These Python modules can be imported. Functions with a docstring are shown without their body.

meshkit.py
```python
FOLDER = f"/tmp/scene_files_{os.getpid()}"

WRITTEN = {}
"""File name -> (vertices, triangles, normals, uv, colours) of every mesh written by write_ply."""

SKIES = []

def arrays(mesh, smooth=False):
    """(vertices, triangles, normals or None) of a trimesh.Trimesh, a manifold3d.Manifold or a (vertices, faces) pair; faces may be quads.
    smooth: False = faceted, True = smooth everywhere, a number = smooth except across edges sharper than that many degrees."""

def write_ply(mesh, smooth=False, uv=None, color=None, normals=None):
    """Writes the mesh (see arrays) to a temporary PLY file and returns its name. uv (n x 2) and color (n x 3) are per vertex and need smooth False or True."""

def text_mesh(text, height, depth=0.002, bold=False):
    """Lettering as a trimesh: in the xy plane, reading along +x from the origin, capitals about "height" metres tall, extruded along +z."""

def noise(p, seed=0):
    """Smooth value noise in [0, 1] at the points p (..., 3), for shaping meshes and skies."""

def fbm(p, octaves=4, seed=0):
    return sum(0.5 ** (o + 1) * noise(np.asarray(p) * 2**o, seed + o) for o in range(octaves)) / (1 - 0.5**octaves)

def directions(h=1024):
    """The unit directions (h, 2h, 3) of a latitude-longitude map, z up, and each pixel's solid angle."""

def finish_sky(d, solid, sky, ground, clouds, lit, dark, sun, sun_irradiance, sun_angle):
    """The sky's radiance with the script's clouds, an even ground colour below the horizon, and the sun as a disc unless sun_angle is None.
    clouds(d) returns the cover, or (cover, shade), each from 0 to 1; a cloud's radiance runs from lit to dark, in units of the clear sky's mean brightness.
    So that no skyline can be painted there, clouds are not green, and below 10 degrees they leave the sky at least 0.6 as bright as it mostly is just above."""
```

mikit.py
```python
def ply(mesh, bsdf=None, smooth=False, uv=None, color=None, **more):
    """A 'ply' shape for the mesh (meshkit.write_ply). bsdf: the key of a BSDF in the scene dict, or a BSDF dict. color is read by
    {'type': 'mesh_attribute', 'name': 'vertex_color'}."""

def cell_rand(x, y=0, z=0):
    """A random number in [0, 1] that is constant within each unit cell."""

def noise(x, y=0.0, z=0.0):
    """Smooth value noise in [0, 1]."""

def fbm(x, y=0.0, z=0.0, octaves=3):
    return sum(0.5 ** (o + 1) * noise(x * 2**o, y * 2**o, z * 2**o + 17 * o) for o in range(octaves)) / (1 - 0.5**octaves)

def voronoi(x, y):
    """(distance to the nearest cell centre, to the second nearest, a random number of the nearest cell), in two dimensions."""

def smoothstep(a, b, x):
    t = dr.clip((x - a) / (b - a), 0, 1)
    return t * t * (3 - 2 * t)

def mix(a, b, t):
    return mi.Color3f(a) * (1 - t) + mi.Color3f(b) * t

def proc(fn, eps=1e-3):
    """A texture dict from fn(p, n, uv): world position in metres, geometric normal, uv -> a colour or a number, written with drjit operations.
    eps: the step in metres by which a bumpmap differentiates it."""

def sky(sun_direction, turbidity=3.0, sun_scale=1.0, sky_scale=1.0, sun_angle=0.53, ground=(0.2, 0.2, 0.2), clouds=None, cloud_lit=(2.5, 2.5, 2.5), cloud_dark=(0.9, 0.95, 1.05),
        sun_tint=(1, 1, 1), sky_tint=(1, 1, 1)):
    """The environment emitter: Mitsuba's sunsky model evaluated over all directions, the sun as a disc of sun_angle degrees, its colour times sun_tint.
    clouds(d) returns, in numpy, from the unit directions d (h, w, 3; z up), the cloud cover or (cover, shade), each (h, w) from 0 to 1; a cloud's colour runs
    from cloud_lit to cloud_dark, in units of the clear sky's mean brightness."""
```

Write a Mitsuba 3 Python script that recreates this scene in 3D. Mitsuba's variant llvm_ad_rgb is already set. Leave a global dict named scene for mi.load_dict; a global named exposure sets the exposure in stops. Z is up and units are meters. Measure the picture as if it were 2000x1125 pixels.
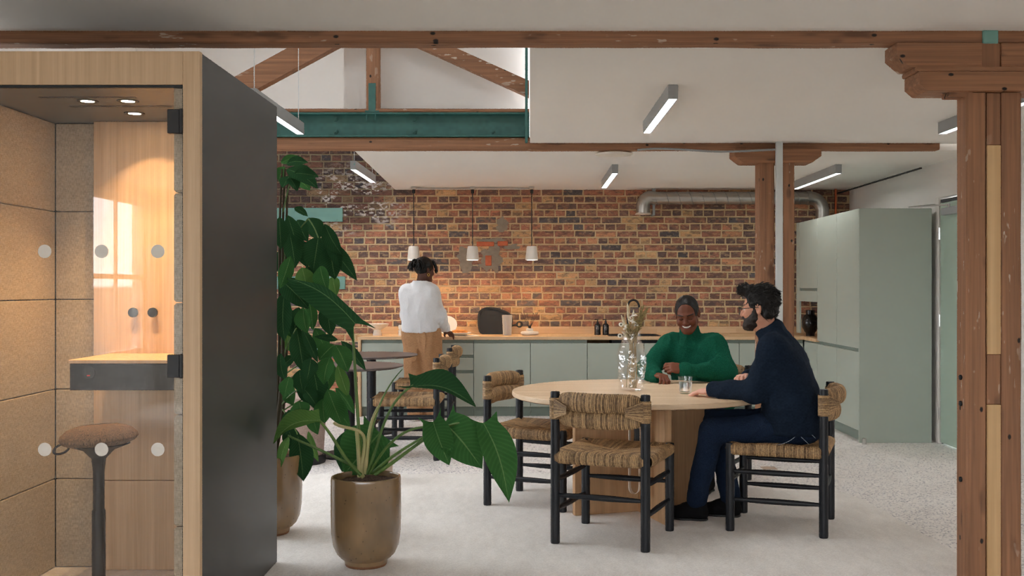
import math, random
import numpy as np, trimesh, drjit as dr, mitsuba as mi, mikit, meshkit
from shapely.geometry import Polygon
from mikit import noise, fbm, voronoi, cell_rand, smoothstep, mix, proc

T = mi.ScalarTransform4f
scene, labels = {}, {}
rng = np.random.default_rng(7)

# ---------------------------------------------------------------- camera, sky, exposure
F_PX, CX, CY, CAM_Z = 2040.0, 1035.0, 560.0, 1.30     # focal length and vanishing point measured in the 2000 x 1125 frame
scene['camera'] = {
    'type': 'perspective', 'fov_axis': 'x', 'fov': math.degrees(2 * math.atan(1000 / F_PX)), 'near_clip': 0.05, 'far_clip': 200.0,
    'principal_point_offset_x': -(CX - 1000) / 2000, 'principal_point_offset_y': -(CY - 562.5) / 1125,
    'to_world': T().look_at(origin=[0, 0, CAM_Z], target=[0, 1, CAM_Z], up=[0, 0, 1])}
def overcast(d):
    c = meshkit.fbm(d * 2.2, 4, 3)                       # an even overcast sky, brighter towards the hidden sun on the left
    s = 0.5 - 0.5 * (d @ (np.array([-0.85, -0.1, 0.5]) / 0.991))
    return np.ones(d.shape[:2]) * 0.97, np.clip(s * 1.1 + (c - 0.5) * 0.5, 0, 1)
scene['sky'] = mikit.sky([-0.5, -0.2, 0.8], turbidity=4.0, sun_scale=0.0, sky_scale=9.0, ground=(0.3, 0.29, 0.27), clouds=overcast,
                         cloud_lit=(3.1, 3.25, 3.4), cloud_dark=(0.86, 0.93, 1.02))
exposure = 1.38
LAMP = 14.0          # radiance of the linear lights' diffusers

def at(x, y, Y):
    """The point of the room at depth Y that was measured at pixel (x, y) of the photograph."""
    return np.array([(x - CX) * Y / F_PX, Y, CAM_Z - (y - CY) * Y / F_PX])

# ---------------------------------------------------------------- helpers
def lin(r, g, b):
    c = np.array([r, g, b]) / 255.0
    return np.where(c <= 0.04045, c / 12.92, ((c + 0.055) / 1.055) ** 2.4).tolist()
def C3(c): return mi.Color3f(*[float(v) for v in c])
def rgb(c): return {'type': 'rgb', 'value': [float(v) for v in c]}
def col(c): return proc(c) if callable(c) else (c if isinstance(c, dict) else rgb(c))
def M(name, color, rough=0.6, metallic=0.0, bump=None, bscale=0.001, eps=1e-3, **more):
    b = {'type': 'principled', 'base_color': col(color), 'roughness': rough, 'metallic': metallic, **more}
    if bump is not None:
        b = {'type': 'bumpmap', 'tex': proc(bump, eps), 'scale': bscale, 'inner': b}
    scene[name] = {'type': 'twosided', 'inner': b}
    return name
VC = {'type': 'mesh_attribute', 'name': 'vertex_color'}

def numbered(name):
    if name not in scene and name not in labels and not any(k.startswith(name + '__') for k in scene):
        return name
    i = 1
    while True:
        k = f'{name}_{i:03d}'
        if k not in scene and k not in labels and not any(q.startswith(k + '__') for q in scene):
            return k
        i += 1
_count = {}
def part(parent, name, mesh, bsdf, smooth=30, to_world=None, label=None, kind=None, **kw):
    base = parent + '__' + name
    n = _count.get(base, 0); _count[base] = n + 1
    key = base if n == 0 else f'{base}_{n:03d}'
    d = mesh if isinstance(mesh, dict) else mikit.ply(mesh, bsdf, smooth=smooth, **kw)
    scene[key] = {**d, 'to_world': to_world} if to_world is not None else d
    if label or kind:
        labels[key] = {k: v for k, v in (('label', label), ('kind', kind)) if v}
    return key
def tag(key, label, cat=None, group=None, kind=None):
    labels[key] = {k: v for k, v in (('label', label), ('category', cat), ('group', group), ('kind', kind)) if v}
    return key
def thing(name, label, cat, group=None):
    return tag(numbered(name), label, cat, group)
def solo(name, mesh, bsdf, label, cat, group=None, smooth=30, **kw):
    k = thing(name, label, cat, group)
    scene[k] = mikit.ply(mesh, bsdf, smooth=smooth, **kw)
    return k
def struct(name, mesh, bsdf, label=None, smooth=False, **kw):
    k = numbered(name)
    scene[k] = mikit.ply(mesh, bsdf, smooth=smooth, **kw)
    labels[k] = {'kind': 'structure', **({'label': label} if label else {})}
    return k

cat_ = trimesh.util.concatenate
def cat(*ms):
    ms = [m for x in ms for m in (x if isinstance(x, (list, tuple)) else [x])]
    return cat_(ms)
def box(x0, x1, y0, y1, z0, z1, b=0.0):
    x0, x1, y0, y1, z0, z1 = min(x0, x1), max(x0, x1), min(y0, y1), max(y0, y1), min(z0, z1), max(z0, z1)
    if b <= 0:
        m = trimesh.creation.box((x1 - x0, y1 - y0, z1 - z0)); m.apply_translation(((x0 + x1) / 2, (y0 + y1) / 2, (z0 + z1) / 2)); return m
    b = min(b, 0.45 * min(x1 - x0, y1 - y0, z1 - z0))
    pts = []
    for X, sx in ((x0, 1), (x1, -1)):
        for Y, sy in ((y0, 1), (y1, -1)):
            for Z, sz in ((z0, 1), (z1, -1)):
                pts += [(X, Y + sy * b, Z + sz * b), (X + sx * b, Y, Z + sz * b), (X + sx * b, Y + sy * b, Z)]
    return trimesh.convex.convex_hull(np.array(pts))
def obox(c, ux, uy, hx, hy, hz, b=0.003):
    """A bevelled box with half sizes hx, hy, hz about c; ux, uy its first two axes."""
    m = box(-hx, hx, -hy, hy, -hz, hz, b)
    ux = np.asarray(ux, float) / np.linalg.norm(ux); uy = np.asarray(uy, float); uy = uy - ux * (uy @ ux); uy /= np.linalg.norm(uy)
    A = np.eye(4); A[:3, 0], A[:3, 1], A[:3, 2], A[:3, 3] = ux, uy, np.cross(ux, uy), c
    m.apply_transform(A); return m
def beam_between(p0, p1, w, h, up=(0, 0, 1), b=0.006):
    p0, p1 = np.asarray(p0, float), np.asarray(p1, float)
    return obox((p0 + p1) / 2, p1 - p0, np.cross(up, p1 - p0), np.linalg.norm(p1 - p0) / 2, w / 2, h / 2, b)
def tube(points, radii, sides=10, caps=True, flat=None):
    p = np.asarray(points, float); n = len(p); r = np.broadcast_to(radii, (n,)).astype(float)
    t = np.gradient(p, axis=0); t /= np.linalg.norm(t, axis=1, keepdims=True) + 1e-12
    a = np.zeros_like(p); ref = np.array([0, 0, 1.0]) if abs(t[0, 2]) < 0.9 else np.array([1.0, 0, 0])
    a[0] = np.cross(t[0], ref); a[0] /= np.linalg.norm(a[0])
    for i in range(1, n):
        v = a[i - 1] - t[i] * (a[i - 1] @ t[i]); a[i] = v / (np.linalg.norm(v) + 1e-12)
    b = np.cross(t, a); ang = np.arange(sides) * 2 * np.pi / sides
    fa, fb = (1, 1) if flat is None else flat
    v = p[:, None] + r[:, None, None] * (fa * np.cos(ang)[None, :, None] * a[:, None] + fb * np.sin(ang)[None, :, None] * b[:, None])
    i, j = np.meshgrid(np.arange(n - 1), np.arange(sides), indexing='ij')
    q = np.stack([i * sides + j, i * sides + (j + 1) % sides, (i + 1) * sides + (j + 1) % sides, (i + 1) * sides + j], -1).reshape(-1, 4)
    f = np.vstack([q[:, [0, 1, 2]], q[:, [0, 2, 3]]]); v = v.reshape(-1, 3)
    if caps:
        v = np.vstack([v, p[:1], p[-1:]]); k = np.arange(sides); L = len(v)
        f = np.vstack([f, np.stack([k * 0 + L - 2, (k + 1) % sides, k], 1), np.stack([k * 0 + L - 1, k + (n - 1) * sides, (k + 1) % sides + (n - 1) * sides], 1)])
    return trimesh.Trimesh(v, f, process=False)
def smooth_path(pts, n=24):
    from scipy.interpolate import CubicSpline
    p = np.asarray(pts, float)
    if len(p) == 2: return p[0] + (p[1] - p[0]) * np.linspace(0, 1, n)[:, None]
    s = np.r_[0, np.cumsum(np.linalg.norm(np.diff(p, axis=0), axis=1))]
    return CubicSpline(s, p)(np.linspace(0, s[-1], n))
def lathe(profile, n=48, c=(0, 0, 0)):
    m = trimesh.creation.revolve(np.asarray(profile, float), sections=n); m.apply_translation(c); return m
def cyl(p0, p1, r, n=20): return tube([p0, p1], r, n)
def spindle(p0, p1, r0, r1, sides=10, n=9):
    t = np.linspace(0, 1, n); p0, p1 = np.asarray(p0, float), np.asarray(p1, float)
    return tube(p0 + (p1 - p0) * t[:, None], r0 + (r1 - r0) * np.sin(np.pi * t) ** 0.8, sides)
def grid_mesh(P):
    """A sheet from a (n, m, 3) array of points."""
    n, m = P.shape[:2]; i, j = np.meshgrid(np.arange(n - 1), np.arange(m - 1), indexing='ij')
    a = (i * m + j).ravel(); q = np.stack([a, a + 1, a + m + 1, a + m], 1)
    return trimesh.Trimesh(P.reshape(-1, 3), np.vstack([q[:, [0, 1, 2]], q[:, [0, 2, 3]]]), process=False)
def prism(poly, h, to=None):
    m = trimesh.creation.extrude_polygon(Polygon(poly) if not isinstance(poly, Polygon) else poly, h, engine='earcut')
    if to is not None: m.apply_transform(to)
    return m
XZ = np.array([[1, 0, 0, 0], [0, 0, -1, 0], [0, 1, 0, 0], [0, 0, 0, 1.0]])     # a drawing in x, z; extruded towards the camera (-y)
def moved(m, x=0, y=0, z=0, rz=0.0, s=1.0):
    m = m.copy(); A = np.eye(4); c, sn = math.cos(rz), math.sin(rz)
    A[:2, :2] = [[c, -sn], [sn, c]]; A[:3, :3] *= s; A[:3, 3] = (x, y, z); m.apply_transform(A); return m
def place(x, y, z=0, rz=0.0): return T().translate([float(x), float(y), float(z)]).rotate([0, 0, 1], math.degrees(rz))

# ---------------------------------------------------------------- materials
def white_fn(c, amp=0.03):
    c = np.array(c)
    return lambda p, n, uv: C3(c) * (1 - amp + 2 * amp * fbm(p.x * 1.3, p.y * 1.3, p.z * 1.3))
M('white_paint', white_fn(lin(226, 222, 216)), 0.75)
M('wall_paint', white_fn(lin(228, 224, 219)), 0.8)
def carpet_fn(p, n, uv):
    w = noise(p.x * 190, p.y * 190); blot = fbm(p.x * 2.2, p.y * 3.1, 0.0, 4); fine = fbm(p.x * 28, p.y * 9, 1.0, 3)
    return mix(lin(186, 182, 177), lin(230, 227, 223), dr.clip(0.15 + 0.35 * blot + 0.3 * fine + 0.35 * w, 0, 1))
def carpet_bump(p, n, uv): return noise(p.x * 260, p.y * 260) + 0.6 * noise(p.x * 90, p.y * 120)
M('carpet_weave', carpet_fn, 0.95, bump=carpet_bump, bscale=0.0012)
def vinyl_fn(p, n, uv):
    d, d2, r = voronoi(p.x * 84, p.y * 84)
    chip = smoothstep(0.62, 0.35, d); c = mix(lin(214, 210, 207), lin(228, 225, 222), noise(p.x * 3, p.y * 3))
    dark = mix(lin(150, 150, 156), lin(236, 232, 228), smoothstep(0.30, 0.62, r))
    return mix(c, dark, chip * smoothstep(0.22, 0.3, dr.abs(r - 0.5)) * 0.9)
M('speckled_vinyl', vinyl_fn, 0.55)
def timber(axis):
    def fn(p, n, uv):
        a = {'x': (p.x, p.y, p.z), 'z': (p.z, p.x, p.y), 'y': (p.y, p.x, p.z)}[axis]
        g = fbm(a[0] * 1.6, a[1] * 55, a[2] * 55, 4); big = fbm(a[0] * 0.9, a[1] * 7, a[2] * 7, 3)
        fine = noise(a[0] * 6, a[1] * 240, a[2] * 240)
        c = mix(lin(104, 71, 51), lin(174, 124, 89), dr.clip(0.15 + 0.55 * g + 0.35 * (big - 0.3), 0, 1))
        c = c * (0.72 + 0.30 * fine + 0.30 * noise(a[0] * 2.5, a[1] * 110, a[2] * 110))
        c = mix(c, C3(lin(60, 38, 28)), 0.55 * smoothstep(0.64, 0.8, fbm(a[0] * 5, a[1] * 16, a[2] * 16, 3)))
        chalk = smoothstep(0.68, 0.75, fbm(a[0] * 16, a[1] * 46 + 3, a[2] * 46, 3)) * smoothstep(0.45, 0.7, noise(a[0] * 2.1, a[1] * 3, a[2] * 3))
        c = mix(c, C3(lin(196, 180, 164)), 0.85 * chalk)
        hole = smoothstep(0.010, 0.005, voronoi(a[0] * 3.1, (a[1] + a[2]) * 5)[0] * 0.22)
        return mix(c, C3(lin(35, 24, 20)), hole)
    def bump(p, n, uv):
        a = {'x': (p.x, p.y, p.z), 'z': (p.z, p.x, p.y), 'y': (p.y, p.x, p.z)}[axis]
        return fbm(a[0] * 4, a[1] * 90, a[2] * 90, 3) + 0.8 * fbm(a[0] * 7, a[1] * 20, a[2] * 20, 2)
    return fn, bump
for ax in 'xz':
    fn, bp = timber(ax)
    M('old_timber_' + ax, fn, 0.6, bump=bp, bscale=0.0045)
def new_pine(p, n, uv):
    g = fbm(p.z * 1.5, p.x * 60, p.y * 60, 3)
    return mix(lin(194, 154, 106), lin(220, 184, 138), g)
M('patch_pine', new_pine, 0.6)
def oak(axis, a, b, k=1.0):
    def fn(p, n, uv):
        q = {'x': (p.x, p.y, p.z), 'z': (p.z, p.x, p.y)}[axis]
        g = fbm(q[0] * 1.2, q[1] * 70 * k, q[2] * 70 * k, 3); f = noise(q[0] * 9, q[1] * 420 * k, q[2] * 420 * k)
        return mix(a, b, dr.clip(g * 0.9 + 0.25 * (f - 0.4), 0, 1))
    return fn
M('booth_oak', oak('z', lin(190, 158, 122), lin(219, 190, 157)), 0.5)
M('table_oak', oak('x', lin(202, 172, 138), lin(228, 203, 172), 0.5), 0.42)
M('base_oak', oak('z', lin(158, 120, 84), lin(200, 162, 122), 0.55), 0.5)
def stave_fn(p, n, uv):
    row = dr.floor(p.y / 0.045); vrow = dr.floor(p.z / 0.045)
    c = cell_rand(dr.floor(p.x / 0.42 + cell_rand(row, vrow, 5) * 7), row, vrow)
    g = fbm(p.x * 2, p.y * 90, p.z * 90, 3)
    return mix(lin(192, 154, 112), lin(222, 190, 152), dr.clip(0.25 + 0.5 * c + 0.5 * (g - 0.4), 0, 1))
M('worktop_oak', stave_fn, 0.4)
def felt_fn(p, n, uv):
    w = noise(p.x * 300, p.y * 300, p.z * 90) * 0.5 + noise(p.x * 90, p.y * 90, p.z * 300) * 0.5
    return mix(lin(140, 128, 110), lin(196, 184, 164), dr.clip(0.1 + 0.9 * w + 0.2 * (fbm(p.x * 8, p.y * 8, p.z * 8) - 0.5), 0, 1))
M('booth_felt', felt_fn, 0.95, bump=lambda p, n, uv: noise(p.x * 260, p.y * 260, p.z * 260), bscale=0.001)
M('booth_shell', lambda p, n, uv: C3(lin(66, 68, 68)) * (0.95 + 0.1 * fbm(p.y * 3, p.z * 3)), 0.42, specular=0.45)
M('booth_ceiling', lin(78, 80, 80), 0.35)
M('black_metal', lin(26, 28, 31), 0.42)
M('black_panel', lin(14, 17, 20), 0.5)
M('chair_black', lambda p, n, uv: C3(lin(15, 20, 27)) * (0.85 + 0.3 * noise(p.x * 60, p.y * 60, p.z * 9)), 0.42)
def rush_fn(p, n, uv):
    s = dr.floor(uv.x); r = cell_rand(s, 3.0, 1.0); ph = uv.x - s
    edge = smoothstep(0.0, 0.32, ph) * smoothstep(1.0, 0.68, ph)
    c = mix(lin(108, 80, 54), lin(204, 166, 120), dr.clip(0.12 + 0.8 * r + 0.5 * (noise(uv.x * 1.7, uv.y * 9) - 0.5), 0, 1))
    return c * (0.34 + 0.66 * edge)
M('woven_rush', rush_fn, 0.6)
M('teal_paint', lambda p, n, uv: mix(lin(44, 92, 88), lin(66, 116, 108), fbm(p.x * 4, p.y * 4, p.z * 9)) * (0.9 + 0.2 * noise(p.x * 40, p.z * 40)), 0.45)
M('pale_teal_paint', lambda p, n, uv: mix(lin(104, 150, 142), lin(124, 168, 158), fbm(p.x * 5, p.y * 4, p.z * 9)), 0.5)
M('sage_door', lin(168, 177, 167), 0.5)
M('sage_channel', lin(124, 138, 130), 0.55)
M('mint_door', lin(176, 196, 182), 0.5)
M('grey_metal', lin(150, 153, 154), 0.4)
M('galvanised', lambda p, n, uv: mix(lin(168, 166, 160), lin(202, 200, 196), fbm(p.x * 14, p.y * 20, p.z * 20)), 0.3, metallic=0.85)
M('chrome', lin(200, 200, 198), 0.15, metallic=1.0)
M('copper', lin(196, 104, 64), 0.3, metallic=0.9)
M('pipe_white', lin(206, 210, 210), 0.4)
M('ceramic_white', lin(232, 226, 216), 0.35)
M('gasket_dark', lin(28, 34, 38), 0.5)
M('frost_dot', lin(226, 222, 214), 0.7)
def stone_fn(p, n, uv): return mix(lin(226, 216, 202), lin(238, 232, 222), fbm(p.x * 40, p.y * 40, p.z * 40))
M('pale_stone', stone_fn, 0.6)
def glaze_fn(p, n, uv):
    s = fbm(p.x * 9, p.y * 9, p.z * 5, 4); d = fbm(p.x * 30, p.y * 30, p.z * 6, 3)
    c = mix(lin(112, 90, 62), lin(166, 134, 96), dr.clip(s * 1.1 + 0.3 * (d - 0.5), 0, 1))
    vd = voronoi(p.x * 26 + p.y * 17, p.z * 22); pit = smoothstep(0.10, 0.03, vd[0]) * smoothstep(0.55, 0.7, vd[2]); 
    return mix(c, C3(lin(48, 40, 30)), 0.55 * pit)
scene['brown_glaze'] = {'type': 'roughplastic', 'diffuse_reflectance': proc(glaze_fn), 'int_ior': 1.9, 'alpha': 0.05, 'nonlinear': False}
M('terracotta_foot', lin(134, 92, 62), 0.7)
M('soil', lambda p, n, uv: mix(lin(34, 24, 18), lin(84, 60, 42), noise(p.x * 160, p.y * 160, p.z * 160)), 0.95, bump=lambda p, n, uv: noise(p.x * 130, p.y * 130, p.z * 130), bscale=0.006)
M('beige_clay', lin(178, 158, 142), 0.7)
M('taupe_fabric', lambda p, n, uv: mix(lin(150, 128, 120), lin(180, 160, 150), noise(p.x * 160, p.y * 160, p.z * 160)), 0.95)
M('cafe_top', lin(92, 82, 80), 0.35)
def leaf_fn(dark, light, rib, side):
    def fn(p, n, uv):
        u = dr.abs(uv.x * 2 - 1); v = uv.y
        vein = 0.5 + 0.5 * dr.cos((v * 15 - u * 3.2) * 6.2832)
        c = mix(dark, light, dr.clip(0.15 + 0.45 * fbm(p.x * 11, p.y * 11, p.z * 11) + 0.12 * vein, 0, 1))
        c = mix(c, C3(side), 0.16 * smoothstep(0.9, 1.0, vein))
        return mix(c, C3(rib), 0.6 * smoothstep(0.05, 0.02, u))
    return fn
def thin(name, fn, rough=0.32, dt=0.45, st=0.0):
    scene[name] = {'type': 'principledthin', 'base_color': proc(fn), 'roughness': rough, 'diff_trans': dt, 'spec_trans': st, 'eta': 1.6, 'spec_tint': 0.0}
thin('leaf_dark', leaf_fn(lin(30, 58, 38), lin(58, 98, 60), lin(106, 134, 90), lin(74, 110, 72)))
thin('leaf_mid', leaf_fn(lin(44, 86, 46), lin(80, 130, 72), lin(128, 158, 104), lin(98, 142, 86)))
thin('leaf_light', leaf_fn(lin(72, 112, 56), lin(112, 150, 82), lin(150, 176, 116), lin(120, 156, 92)), dt=0.6)
M('plant_stem', lambda p, n, uv: mix(lin(58, 92, 42), lin(112, 140, 72), noise(p.x * 14, p.y * 14, p.z * 9)), 0.45)
M('pale_stem', lambda p, n, uv: mix(lin(150, 160, 96), lin(190, 176, 128), noise(p.x * 14, p.y * 14, p.z * 19)), 0.5)
M('woody_stem', lin(72, 62, 44), 0.8)
scene['vase_glass'] = {'type': 'thindielectric', 'int_ior': 1.95}
scene['pane_glass'] = {'type': 'thindielectric', 'int_ior': 1.5}
scene['clear_glass'] = {'type': 'dielectric', 'int_ior': 1.48, 'ext_ior': 1.0}
scene['water'] = {'type': 'dielectric', 'int_ior': 1.33, 'ext_ior': 1.0}
scene['frosted_glass'] = {'type': 'principledthin', 'base_color': rgb((.86, .88, .9)), 'roughness': .35, 'spec_trans': .45, 'diff_trans': .9, 'eta': 1.4}
# ---------------------------------------------------------------- the room
WALL_Y, LEFT_X, RIGHT_X, FRONT_Y = 11.15, -4.2, 3.41, -4.2
struct('floor', box(LEFT_X - .2, RIGHT_X + .2, FRONT_Y - .2, WALL_Y + .3, -0.12, 0.0), 'speckled_vinyl', 'pale grey speckled vinyl floor')
edge = [(LEFT_X, FRONT_Y), (2.07, FRONT_Y), (2.07, 5.1), (2.062, 5.4), (2.05, 5.9), (2.03, 6.35), (1.98, 6.55), (1.89, 6.68), (1.7, 6.80), (1.35, 6.95), (0.9, 7.12), (0.5, 7.22), (0.1, 7.235), (LEFT_X, 7.235)]
solo('carpet', prism(edge, 0.005), 'carpet_weave', 'pale beige grey flat carpet with a curved edge under the dining table', 'carpet', smooth=False)

def holed(u0, u1, v0, v1, holes, t):
    p = Polygon([(u0, v0), (u1, v0), (u1, v1), (u0, v1)])
    for a, b, c, d in holes: p = p.difference(Polygon([(a, c), (b, c), (b, d), (a, d)]))
    return prism(p, t)
LEFT_WIN = [(-4.0, -2.5), (5.1, 6.6), (6.9, 8.4)]
A = np.array([[0, 0, -1, LEFT_X], [1, 0, 0, 0], [0, 1, 0, 0], [0, 0, 0, 1.0]])
m = holed(FRONT_Y, WALL_Y + .2, 0, 4.4, [(a, b, 0.55, 2.25) for a, b in LEFT_WIN], 0.2); m.apply_transform(A)
struct('wall_left', m, 'wall_paint')
FRONT_WIN = [(-3.9, -2.4), (-2.1, -0.6), (-0.3, 1.2), (1.5, 3.0)]
m = holed(LEFT_X, RIGHT_X, 0, 4.4, [(a, b, 0.5, 2.25) for a, b in FRONT_WIN], 0.2)
m.apply_transform(np.array([[1, 0, 0, 0], [0, 0, -1, FRONT_Y], [0, 1, 0, 0], [0, 0, 0, 1.0]]))
struct('wall_front', m, 'wall_paint')
wn = 0
for a, b in LEFT_WIN:
    wn += 1
    fr = [box(LEFT_X - .12, LEFT_X - .06, a, a + .06, .55, 2.25), box(LEFT_X - .12, LEFT_X - .06, b - .06, b, .55, 2.25), box(LEFT_X - .12, LEFT_X - .06, a, b, .55, .63), box(LEFT_X - .12, LEFT_X - .06, a, b, 2.19, 2.25),
          box(LEFT_X - .11, LEFT_X - .07, a, b, 1.38, 1.43), box(LEFT_X - .10, LEFT_X - .07, (a + b) / 2 - .014, (a + b) / 2 + .014, .6, 2.2)]
    struct(f'window_{wn}', cat(fr), 'white_paint')
for a, b in FRONT_WIN:
    wn += 1
    fr = [box(a, a + .06, FRONT_Y - .12, FRONT_Y - .06, .5, 2.25), box(b - .06, b, FRONT_Y - .12, FRONT_Y - .06, .5, 2.25), box(a, b, FRONT_Y - .12, FRONT_Y - .06, .5, .58), box(a, b, FRONT_Y - .12, FRONT_Y - .06, 2.19, 2.25),
          box(a, b, FRONT_Y - .11, FRONT_Y - .07, 1.36, 1.41), box((a + b) / 2 - .014, (a + b) / 2 + .014, FRONT_Y - .10, FRONT_Y - .07, .55, 2.2)]
    struct(f'window_{wn}', cat(fr), 'white_paint')
DOOR_Y0, DOOR_Y1, DOOR_H = 7.80, 8.66, 1.99
A = np.array([[0, 0, 1, RIGHT_X], [1, 0, 0, 0], [0, 1, 0, 0], [0, 0, 0, 1.0]])
m = holed(FRONT_Y, WALL_Y + .2, 0, 2.6, [(DOOR_Y0 - .04, DOOR_Y1 + .04, -0.01, DOOR_H + .05)], 0.2); m.apply_transform(A)
struct('wall_right', m, 'wall_paint')
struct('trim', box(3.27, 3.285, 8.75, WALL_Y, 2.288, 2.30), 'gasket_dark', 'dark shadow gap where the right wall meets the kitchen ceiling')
# ceilings: near bay, dining bay (its left edge open to the roof), kitchen bay
CZ, KZ = 2.38, 2.335
struct('ceiling', box(LEFT_X, RIGHT_X + .1, FRONT_Y, 4.47, 2.39, 2.50), 'white_paint', 'flat white ceiling in the foreground')
struct('ceiling', box(0.0, RIGHT_X + .1, 4.54, 7.90, CZ, CZ + .12), 'white_paint', 'flat white ceiling above the dining table')
struct('ceiling', prism([(-1.335, 7.92), (RIGHT_X + .1, 7.92), (RIGHT_X + .1, WALL_Y + .1), (-1.44, WALL_Y + .1)], 0.10, np.array([[1, 0, 0, 0], [0, 1, 0, 0], [0, 0, 1, KZ], [0, 0, 0, 1.0]])), 'white_paint', 'flat white ceiling above the kitchen')
# the open roof on the left
struct('wall_void', box(0.0, 0.10, 4.54, 7.92, CZ + .12, 4.4), 'wall_paint')
struct('wall_gable', box(-1.44, 0.02, 8.08, 8.2, 2.42, 4.4), 'wall_paint', 'white plaster wall behind the roof truss')
struct('wall_gable', box(-1.44, -1.34, 8.2, WALL_Y, 2.435, 4.4), 'wall_paint')
struct('wall_upstand', box(LEFT_X, 0.1, 4.40, 4.46, 2.50, 4.4), 'wall_paint')
ro = Polygon([(LEFT_X, 4.4), (0.2, 4.4), (0.2, WALL_Y + .2), (LEFT_X, WALL_Y + .2)])
for y0, y1 in ((5.2, 5.9), (9.0, 9.8)):
    ro = ro.difference(Polygon([(-3.3, y0), (-0.9 if y0 < 8 else -1.9, y0), (-0.9 if y0 < 8 else -1.9, y1), (-3.3, y1)]))
m = prism(ro, 0.1); m.apply_translation((0, 0, 4.35)); struct('roof', m, 'white_paint', 'white roof slope above the open truss')

# ---------------------------------------------------------------- the brick wall: English bond, every brick its own piece
def soot(p): return smoothstep(-1.05, -1.75, p.x + 0.35 * (fbm(p.x * 3, 0.0, p.z * 3) - 0.5)) * smoothstep(1.75, 2.15, p.z + 0.5 * (fbm(p.x * 2.2, 4.0, p.z * 2.2) - 0.5))
def salts(p):
    a = smoothstep(0.50, 0.60, fbm(p.x * 34, p.y * 9, p.z * 46, 4)) * smoothstep(0.4, 0.6, fbm(p.x * 6, 3.0, p.z * 8, 2))
    r = dr.sqrt(dr.square((p.x + 1.85) / 0.62) + dr.square((p.z - 2.22) / 0.42))
    return a * smoothstep(1.15, 0.45, r)
PAL = [lin(*c) for c in ((112, 88, 82), (134, 100, 88), (152, 104, 86), (166, 112, 90), (180, 122, 96), (200, 162, 118), (96, 90, 92), (192, 138, 104))]
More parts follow.
